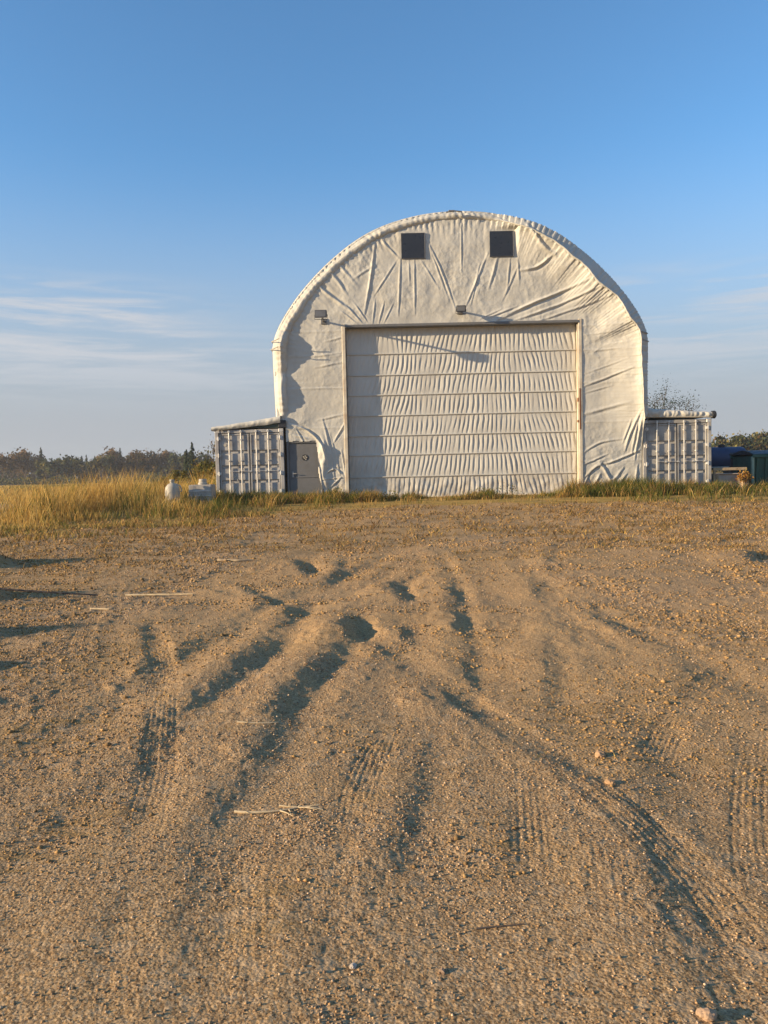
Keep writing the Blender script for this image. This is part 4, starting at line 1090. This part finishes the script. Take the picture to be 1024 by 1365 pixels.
def grass_left():
    rng = np.random.default_rng(401)
    n = 105000
    y = 17.5 + 42 * rng.random(n) ** 1.7; x = -rng.uniform(5.2, 6 + .62 * y + 3, n)
    edge = field_edge(x) + 1.5 * fbm(x * .5, y * .5, 3, 51)
    keep = (y > edge - .3 + rng.normal(0, .4, n)) & ~((x > -6.05) & (y > 27.2))
    bare = np.exp(-(((x + 14.5) / 4.6) ** 2 + ((y - 27.) / 4.5) ** 2) ** 2)
    keep &= rng.random(n) > .93 * bare
    dens = fbm(x * .35, y * .35, 3, 411); keep &= rng.random(n) < .62 + .9 * dens
    x, y = x[keep], y[keep]; n = len(x); e = np.clip((y - edge[keep]) / 2.2, .12, 1)
    tall = .22 + .74 * sstep(-15, -8, x) * sstep(20, 23, y) 
    tall = tall * np.clip(.5 + 1.5 * (fbm(x * .45, y * .45, 3, 415) + .3), .2, 1.6)
    tall = tall * (1 - .52 * sstep(-7.9, -7.2, x) * sstep(27, 25.5, y))
    h = tall * e * rng.uniform(.55, 1.15, n)
    w = (.006 + .00042 * y) * rng.uniform(.6, 1.3, n)
    g = sstep(-.05, .25, fbm(x * .8 + 4, y * .8, 3, 421) + .25 * sstep(-9.5, -6.5, x) - .06 + .10 * sstep(25, 21, y))
    isg = (rng.random(n) < g * .6)[:, None]
    gold = pal(n, GOLD, rng); grn = pal(n, GRN, rng)
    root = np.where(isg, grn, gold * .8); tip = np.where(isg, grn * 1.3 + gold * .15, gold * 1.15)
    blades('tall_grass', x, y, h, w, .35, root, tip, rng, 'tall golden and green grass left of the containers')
    # short ragged grass in front of the tall stand
    n = 9000; x = -rng.uniform(3.5, 13.5, n); y = field_edge(x) + 1.5 * fbm(x * .5, 20. + 0 * x, 3, 51) + rng.normal(-.8, 1.1, n)
    k = rng.random(n) < np.clip(.3 + 2.2 * fbm(x * .9, y * .9, 3, 441), 0, 1); x, y = x[k], y[k]; n = len(x)
    gold = pal(n, GOLD + BRN, rng); isg = (rng.random(n) < .35)[:, None]; grn = pal(n, GRN, rng)
    blades('ragged_grass', x, y, .15 * rng.uniform(.3, 1.3, n), .016 * rng.uniform(.6, 1.3, n), .5, np.where(isg, grn, gold * .8), np.where(isg, grn * 1.3, gold), rng, 'short ragged grass at the edge of the tall grass')
    # low grassland beyond
    n = 26000; y = 55 + 130 * rng.random(n) ** 1.3; x = -rng.uniform(3, .66 * y + 6, n)
    h = .45 * rng.uniform(.5, 1.2, n); w = (.012 + .0007 * y) * rng.uniform(.7, 1.4, n)
    gold = pal(n, GOLD, rng); grn = pal(n, GRN, rng); isg = (fbm(x * .06, y * .10, 3, 431) + rng.normal(0, .12, n) > .1)[:, None]
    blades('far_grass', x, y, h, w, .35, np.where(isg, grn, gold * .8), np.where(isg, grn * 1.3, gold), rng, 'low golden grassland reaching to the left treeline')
grass_left()
def grass_front():
    rng = np.random.default_rng(451)
    n = 44000
    x = rng.uniform(-7.2, 20.5, n); y = 27.35 - 6.0 * rng.random(n) ** 1.9
    y = np.where((x > 11.8), y + rng.uniform(0, 6, n) * (rng.random(n) < .45), y)
    edge = field_edge(x) - 1.0 + 1.5 * fbm(x * .5, y * .5, 3, 51)
    side = np.maximum(sstep(-.6, -2.2, x), sstep(6.6, 8.6, x))
    clump = fbm(x * .9, y * .9, 3, 455)
    keep = (y > edge + rng.normal(0, .9, n)) & (rng.random(n) < (.22 + .62 * side) * np.clip(.35 + 2.2 * clump + .45 * sstep(2.5, .3, 27.3 - y), 0, 1.4))
    x, y, side, clump, edge = x[keep], y[keep], side[keep], clump[keep], edge[keep]; n = len(x)
    h = .8 * (.15 + .15 * side + .50 * np.maximum(0, clump) * (.4 + .6 * side)) * np.clip((y - edge) / 2.2, .2, 1) * rng.uniform(.5, 1.4, n)
    h = h * (1 + .45 * np.exp(-((x + 1.9) / .35) ** 2) * (y > 25.5))
    w = .015 * rng.uniform(.6, 1.4, n)
    isg = (rng.random(n) < np.clip(.30 + .30 * side + .9 * fbm(x * .5, y * .7, 2, 461), 0, .85))[:, None]
    gold = pal(n, GOLD + BRN, rng); grn = pal(n, GRN, rng)
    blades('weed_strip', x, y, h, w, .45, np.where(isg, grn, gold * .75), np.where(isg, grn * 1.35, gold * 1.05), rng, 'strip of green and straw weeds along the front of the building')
def base_weeds():
    rng = np.random.default_rng(465); n = 24000
    x = rng.uniform(-6., 12.2, n); y = 27.33 - 1.5 * rng.random(n) ** 1.5
    cl_ = fbm(x * .8, y * .5, 4, 467); side = np.maximum(sstep(-.6, -2.2, x), sstep(6.2, 7.6, x))
    keep = rng.random(n) < np.clip(.40 + 1.8 * cl_ + .45 * side, .08, 1); x, y, cl_, side = x[keep], y[keep], cl_[keep], side[keep]; n = len(x)
    h = np.where(x < -1.2, .68, .85) * (.12 + .15 * side + .10 * (x > 6) + .60 * np.maximum(0, cl_ + .1)) * rng.uniform(.45, 1.3, n) * (1 + .7 * np.exp(-((x + 1.75) / .3) ** 2))
    isg = (rng.random(n) < np.clip(.45 + .3 * side + 1.2 * fbm(x * .6, y, 2, 469), .1, .9))[:, None]
    gold = pal(n, GOLD[:2] + BRN, rng); grn = pal(n, GRN, rng)
    blades('base_weeds', x, y, h, .013 * rng.uniform(.6, 1.5, n), .4, np.where(isg, grn * .9, gold * .75), np.where(isg, grn * 1.3, gold), rng, 'thick weeds right against the foot of the building and containers')
grass_front(); base_weeds()
def broad_weeds():
    rng = np.random.default_rng(471); X, Y, H, Wd, Lc = [], [], [], [], []
    # leafy low weeds standing in clumps before the containers
    spots = [(-5.9, 26.2), (-5.2, 26.6), (-4.6, 26.7), (-4.1, 26.5), (-3.4, 26.7), (-1.9, 26.9), (-1.6, 26.7), (-.9, 26.8), (.2, 26.9), (3.5, 26.9), (4.3, 27.), (7.4, 26.8), (8.2, 26.7), (8.9, 26.4), (9.6, 26.5), (10.2, 26.4), (10.9, 26.5), (11.5, 26.3), (12.2, 26.8), (13.1, 27.4), (14.3, 28), (15.2, 28.4), (-7.4, 25.), (-6.6, 24.6), (-8.3, 25.6)]
    Cc, Aa, Bb, col = [], [], [], []
    for cx, cy in spots:
        m = 150; hh = rng.uniform(.22, .5); rr = rng.uniform(.25, .45)
        x = cx + rng.normal(0, rr, m); y = np.minimum(cy + rng.normal(0, rr * .6, m), 27.28 if -6 < cx < 12 else 99)
        z = gz0(y) + hh * rng.random(m) * np.exp(-((x - cx) / rr) ** 2 * .6)
        d = rand_dirs(m, rng); e = np.cross(d, rand_dirs(m, rng)); s_ = rng.uniform(.02, .05, (m, 1))
        Cc.append(np.stack([x, y, z], 1)); Aa.append(d * s_); Bb.append(e * s_ * .8)
        col.append(pal(m, GRN + [(.14, .13, .04), (.10, .07, .035)], rng))
    V, F_, c = card_mesh(*[np.concatenate(q) for q in (Cc, Aa, Bb, col)])
    tag(link('leafy_weeds', np_mesh('leafy_weeds', V, F_, False, c), M['leaf']), 'low leafy green weeds before the containers', 'weeds', None, 'stuff')
broad_weeds()
def dry_litter():
    rng = np.random.default_rng(481)
    n = 110000
    y = 3.2 * np.exp(rng.random(n) ** .75 * math.log(24 / 3.2)); x = rng.uniform(-1, 1, n) * (.58 * y + .5)
    q = fbm(x * .35, y * .5, 4, 61); q2 = fbm(x * 1.7, y * 1.7, 3, 485)
    wgt = .75 * sstep(9, 14, y) * sstep(-.3, .3, q) + .7 * sstep(3.8, 6, x) * sstep(7, 9, y) * .8 + .7 * sstep(-2.2, -4, x) * sstep(5, 7, y) + .05 + .5 * sstep(14, 18, y) + .8 * litter_at(x, y)
    keep = rng.random(n) < np.clip(wgt, 0, 1) * sstep(-.25, .3, q2)
    x, y = x[keep], y[keep]; n = len(x)
    h = (.022 + .065 * sstep(8, 18, y)) * rng.uniform(.3, 1.5, n); w = (.003 + .0008 * y) * rng.uniform(.6, 1.4, n)
    c = pal(n, BRN + BRN + GOLD[:1] + [(.16, .10, .045), (.15, .125, .045)], rng)
    blades('dry_weeds', x, y, h, w, .9, c * .8, c, rng, 'sparse dry brown weeds flattened on the yard')
dry_litter()
# weed tufts on the heaps added for their shade at the left edge
def shade_mound_weeds():
    rng = np.random.default_rng(491); xs, ys = [], []
    for cx, cy, r, hh in SHADE_MOUNDS[:6]:
        m = 140; xs.append(cx + rng.normal(0, r * .5, m)); ys.append(cy + rng.normal(0, r * .4, m))
    x, y = np.concatenate(xs), np.concatenate(ys); n = len(x)
    c = pal(n, GOLD + BRN + GRN[:1], rng)
    blades('shade_mound_weeds', x, y, rng.uniform(.05, .22, n), .009 * rng.uniform(.6, 1.4, n), .6, c * .8, c, rng, 'straw weeds on the heaps added for shade at the left edge')
shade_mound_weeds()

# ------------------------------------------------------------------ gravel, stones, stalks
def stone_mat():
    t = NT('pebble'); a = t.n('ShaderNodeAttribute', attribute_name='col')
    t.bump(t.noise(120, 4.), .3, .003)
    return t.done(t.mix(t.ramp(t.noise(60, 4.), .4, .7, 0, .4), a.outputs['Color'], (.16, .12, .085)), .9, 0., .2)
M['stone'] = stone_mat()
def pebbles(name, label, cat, x, y, r, cols, rng, flat=.75):
    n = len(x); z = ground_z(x, y)
    base = np.array([(1, 0, 0), (0, 1, 0), (-1, 0, 0), (0, -1, 0), (0, 0, 1), (0, 0, -1)], float)
    V = base[None] * rng.uniform(.65, 1.25, (n, 6, 1))
    b_ = rng.uniform(0, 2 * math.pi, n)[:, None]; V = np.stack([V[:, :, 0], V[:, :, 1] * np.cos(b_) - V[:, :, 2] * np.sin(b_), V[:, :, 1] * np.sin(b_) + V[:, :, 2] * np.cos(b_)], -1); V[:, :, 2] *= flat
    a = rng.uniform(0, 2 * math.pi, n); ca, sa = np.cos(a)[:, None], np.sin(a)[:, None]
    V = np.stack([V[:, :, 0] * ca - V[:, :, 1] * sa, V[:, :, 0] * sa + V[:, :, 1] * ca, V[:, :, 2]], -1) * r[:, None, None]
    V += np.stack([x, y, z + r * .25], 1)[:, None, :]
    F_ = np.array([(0, 1, 4), (1, 2, 4), (2, 3, 4), (3, 0, 4), (1, 0, 5), (2, 1, 5), (3, 2, 5), (0, 3, 5)])
    F_ = (F_[None] + 6 * np.arange(n)[:, None, None]).reshape(-1, 3)
    c = pal(n, cols, rng, .15)
    tag(link(name, np_mesh(name, V.reshape(-1, 3), F_, True, np.repeat(c, 6, 0)), M['stone']), label, cat, None, 'stuff')
def gravel():
    rng = np.random.default_rng(501); n = 150000
    y = 1.7 * np.exp(rng.random(n) ** .8 * math.log(15 / 1.7)); x = rng.uniform(-1, 1, n) * (.56 * y + .35)
    rough = sstep(-.25, .35, fbm(x * .45 + 9, y * .30, 3, 21)); patch = sstep(-.15, .4, fbm(x * 1.9, y * 1.4, 3, 505))
    keep = rng.random(n) < (.22 + .78 * rough * patch + .25 * patch) * (1 - .7 * sandy(x, y))
    x, y = x[keep], y[keep]; n = len(x)
    r = (.0016 + .00055 * y) * rng.lognormal(0, .58, n); r = np.minimum(r, .0045 + .0009 * y)
    pebbles('gravel', 'loose gravel scattered over the sandy yard', 'gravel', x, y, r, [(.44, .28, .145), (.32, .20, .10), (.56, .40, .25), (.22, .135, .075), (.40, .25, .12)], rng)
    n = 75000; y = 2.8 * np.exp(rng.random(n) ** .8 * math.log(23 / 2.8)); x = rng.uniform(-1, 1, n) * (.56 * y + .35)
    patch = sstep(-.1, .35, fbm(x * .9, y * 1.6, 4, 507) + .25 * sstep(3, 6, x) + .2 * sstep(-2.5, -4, x))
    keep = (rng.random(n) < patch * (1 - .75 * sandy(x, y)) * (.5 * sstep(4.5, 7, y) + .5 * sstep(6, 9, y)) + .5 * litter_at(x, y)); x, y = x[keep], y[keep]; n = len(x)
    r = (.0035 + .0009 * y) * rng.lognormal(0, .38, n)
    pebbles('soil_clods', 'small clods of broken crust over the middle of the yard', 'clods', x, y, np.minimum(r, .045), [(.40, .235, .085), (.32, .19, .07), (.25, .15, .06), (.46, .28, .11)], rng, .6)
gravel()
def rock(x, y, r, label, col=(.36, .26, .17), seed=0, squash=.7):
    rng = np.random.default_rng(seed); bm = bmesh.new(); bmesh.ops.create_icosphere(bm, subdivisions=3, radius=r)
    for v in bm.verts:
        p = v.co / r
        k = 1 + .5 * float(perlin(p.x * 1.3 + seed, p.y * 1.3 + p.z, 3)) + .25 * float(perlin(p.x * 3 + p.z, p.y * 3 - seed, 5))
        v.co = Vector((p.x * 1.2, p.y * .9, p.z * squash)) * r * k
    me = bpy.data.meshes.new('rock'); bm.to_mesh(me); bm.free()
    a = me.color_attributes.new('col', 'FLOAT_COLOR', 'POINT'); a.data.foreach_set('color', np.tile(np.array([*col, 1], np.float32), len(me.vertices)))
    for p in me.polygons: p.use_smooth = False
    o = link('rock', me, M['stone']); o.location = (x, y, ground_at(x, y) + r * squash * .4); o.rotation_euler = (0, 0, seed)
    tag(o, label, 'rock', 'stones on the yard')
rock(1.14, 4.09, .030, 'orange tan stone on the right of the yard, farther of two', (.46, .28, .15), 1)
rock(1.08, 3.70, .026, 'orange tan clod on the right of the yard, nearer of two', (.40, .24, .12), 2, .6)
rock(.88, 2.10, .022, 'tan stone at the bottom edge right of the middle', (.44, .29, .18), 3)
rock(-.13, 2.36, .011, 'small pale pebble near the bottom middle, left of its neighbour', (.5, .42, .34), 4)
rock(.15, 2.33, .010, 'small brown pebble near the bottom middle', (.3, .2, .13), 5)
rock(12.35 * .78, 16.3, .16, 'pale stone by the dark scrape at the right edge', (.5, .4, .3), 6)
def stalk(name, pts, r, label, m, twigs=0, seed=0):
    rng = np.random.default_rng(seed); mb = MB()
    p = np.array(pts, float); q, L = resample(p, .04)
    z = ground_z(q[:, 0], q[:, 1]); z = np.convolve(np.pad(z, 2, mode='edge'), np.ones(5) / 5, 'valid') + r * .9
    z = np.maximum(z - .01, np.linspace(z[0], z[-1], len(z)))
    P3 = [(a + rng.normal(0, r * .25), b + rng.normal(0, r * .25), c) for (a, b), c in zip(q, z)]
    mb.tube(P3, [r * (1 - .5 * i / len(P3)) for i in range(len(P3))], 6)
    for k in range(twigs):
        i = rng.integers(1, len(P3) - 1); d = np.array([rng.normal(.5, .5), rng.normal(0, .5), abs(rng.normal(0, .12))]); l = rng.uniform(.03, .10) * L / .4
        b = np.array(P3[i]); mb.tube([b, b + d * l * .5 + [0, 0, .004], b + d * l], [r * .5, r * .4, r * .2], 5)
    tag(mb.build(name, m, None, True), label, 'stalk', 'dry stalks on the yard')
M['straw'] = plain('dry_straw', (.56, .44, .27), .8, (.36, .26, .14), 20.)
stalk('dry_stalk', [(-.72, 3.47), (-.62, 3.45), (-.50, 3.46), (-.40, 3.49), (-.31, 3.45)], .006, 'pale dry plant stalk with twigs lying left of the middle foreground', M['straw'], 9, 1)
stalk('dry_stalk', [(-.52, 3.52), (-.42, 3.49), (-.33, 3.51)], .004, 'thin pale stalk lying just behind the long dry stalk', M['straw'], 4, 2)
stalk('dry_stalk', [(.28, 2.55), (.36, 2.555), (.45, 2.56)], .0035, 'thin dark stalk flat on the gravel in the foreground', M['bark'], 1, 3)
stalk('wood_slat', [(-3.35, 9.84), (-2.9, 9.79), (-2.45, 9.72)], .015, 'bleached wood slat lying across the left of the yard', M['straw'], 1, 4)
stalk('wood_slat', [(-6.2, 9.2), (-5.2, 9.55), (-4.2, 9.72), (-3.7, 9.84)], .02, 'dark pole added at the left edge for a thin streak of shade', M['bark'], 0, 5)  # added pole, makes the thin shade streak coming in from the left
stalk('wood_slat', [(-3.45, 8.9), (-3.2, 8.83)], .012, 'short pale splinter on the left of the yard', M['straw'], 0, 6)
stalk('wood_slat', [(-2.75, 12.6), (-2.4, 12.5), (-2.15, 12.55)], .025, 'short broken stick below the tall grass', M['wood'], 2, 7)
stalk('dry_stalk', [(-.93, 4.66), (-.8, 4.64), (-.68, 4.66)], .006, 'short dry stalk left of the middle rut', M['straw'], 0, 8)

# ------------------------------------------------------------------ the air
def haze():
    mb = MB(); mb.b2((-320, -60, -1.2), (320, 330, 16.)); t = bpy.data.materials.new('thin_autumn_haze'); t.use_nodes = True
    nt = t.node_tree; nt.nodes.clear(); o = nt.nodes.new('ShaderNodeOutputMaterial'); v = nt.nodes.new('ShaderNodeVolumePrincipled')
    v.inputs['Color'].default_value = (.95, .96, 1., 1); v.inputs['Density'].default_value = .00045; v.inputs['Anisotropy'].default_value = .2
    nt.links.new(v.outputs[0], o.inputs['Volume'])
    tag(mb.build('haze', t), 'thin pale haze over the land', None, None, 'stuff')
haze()
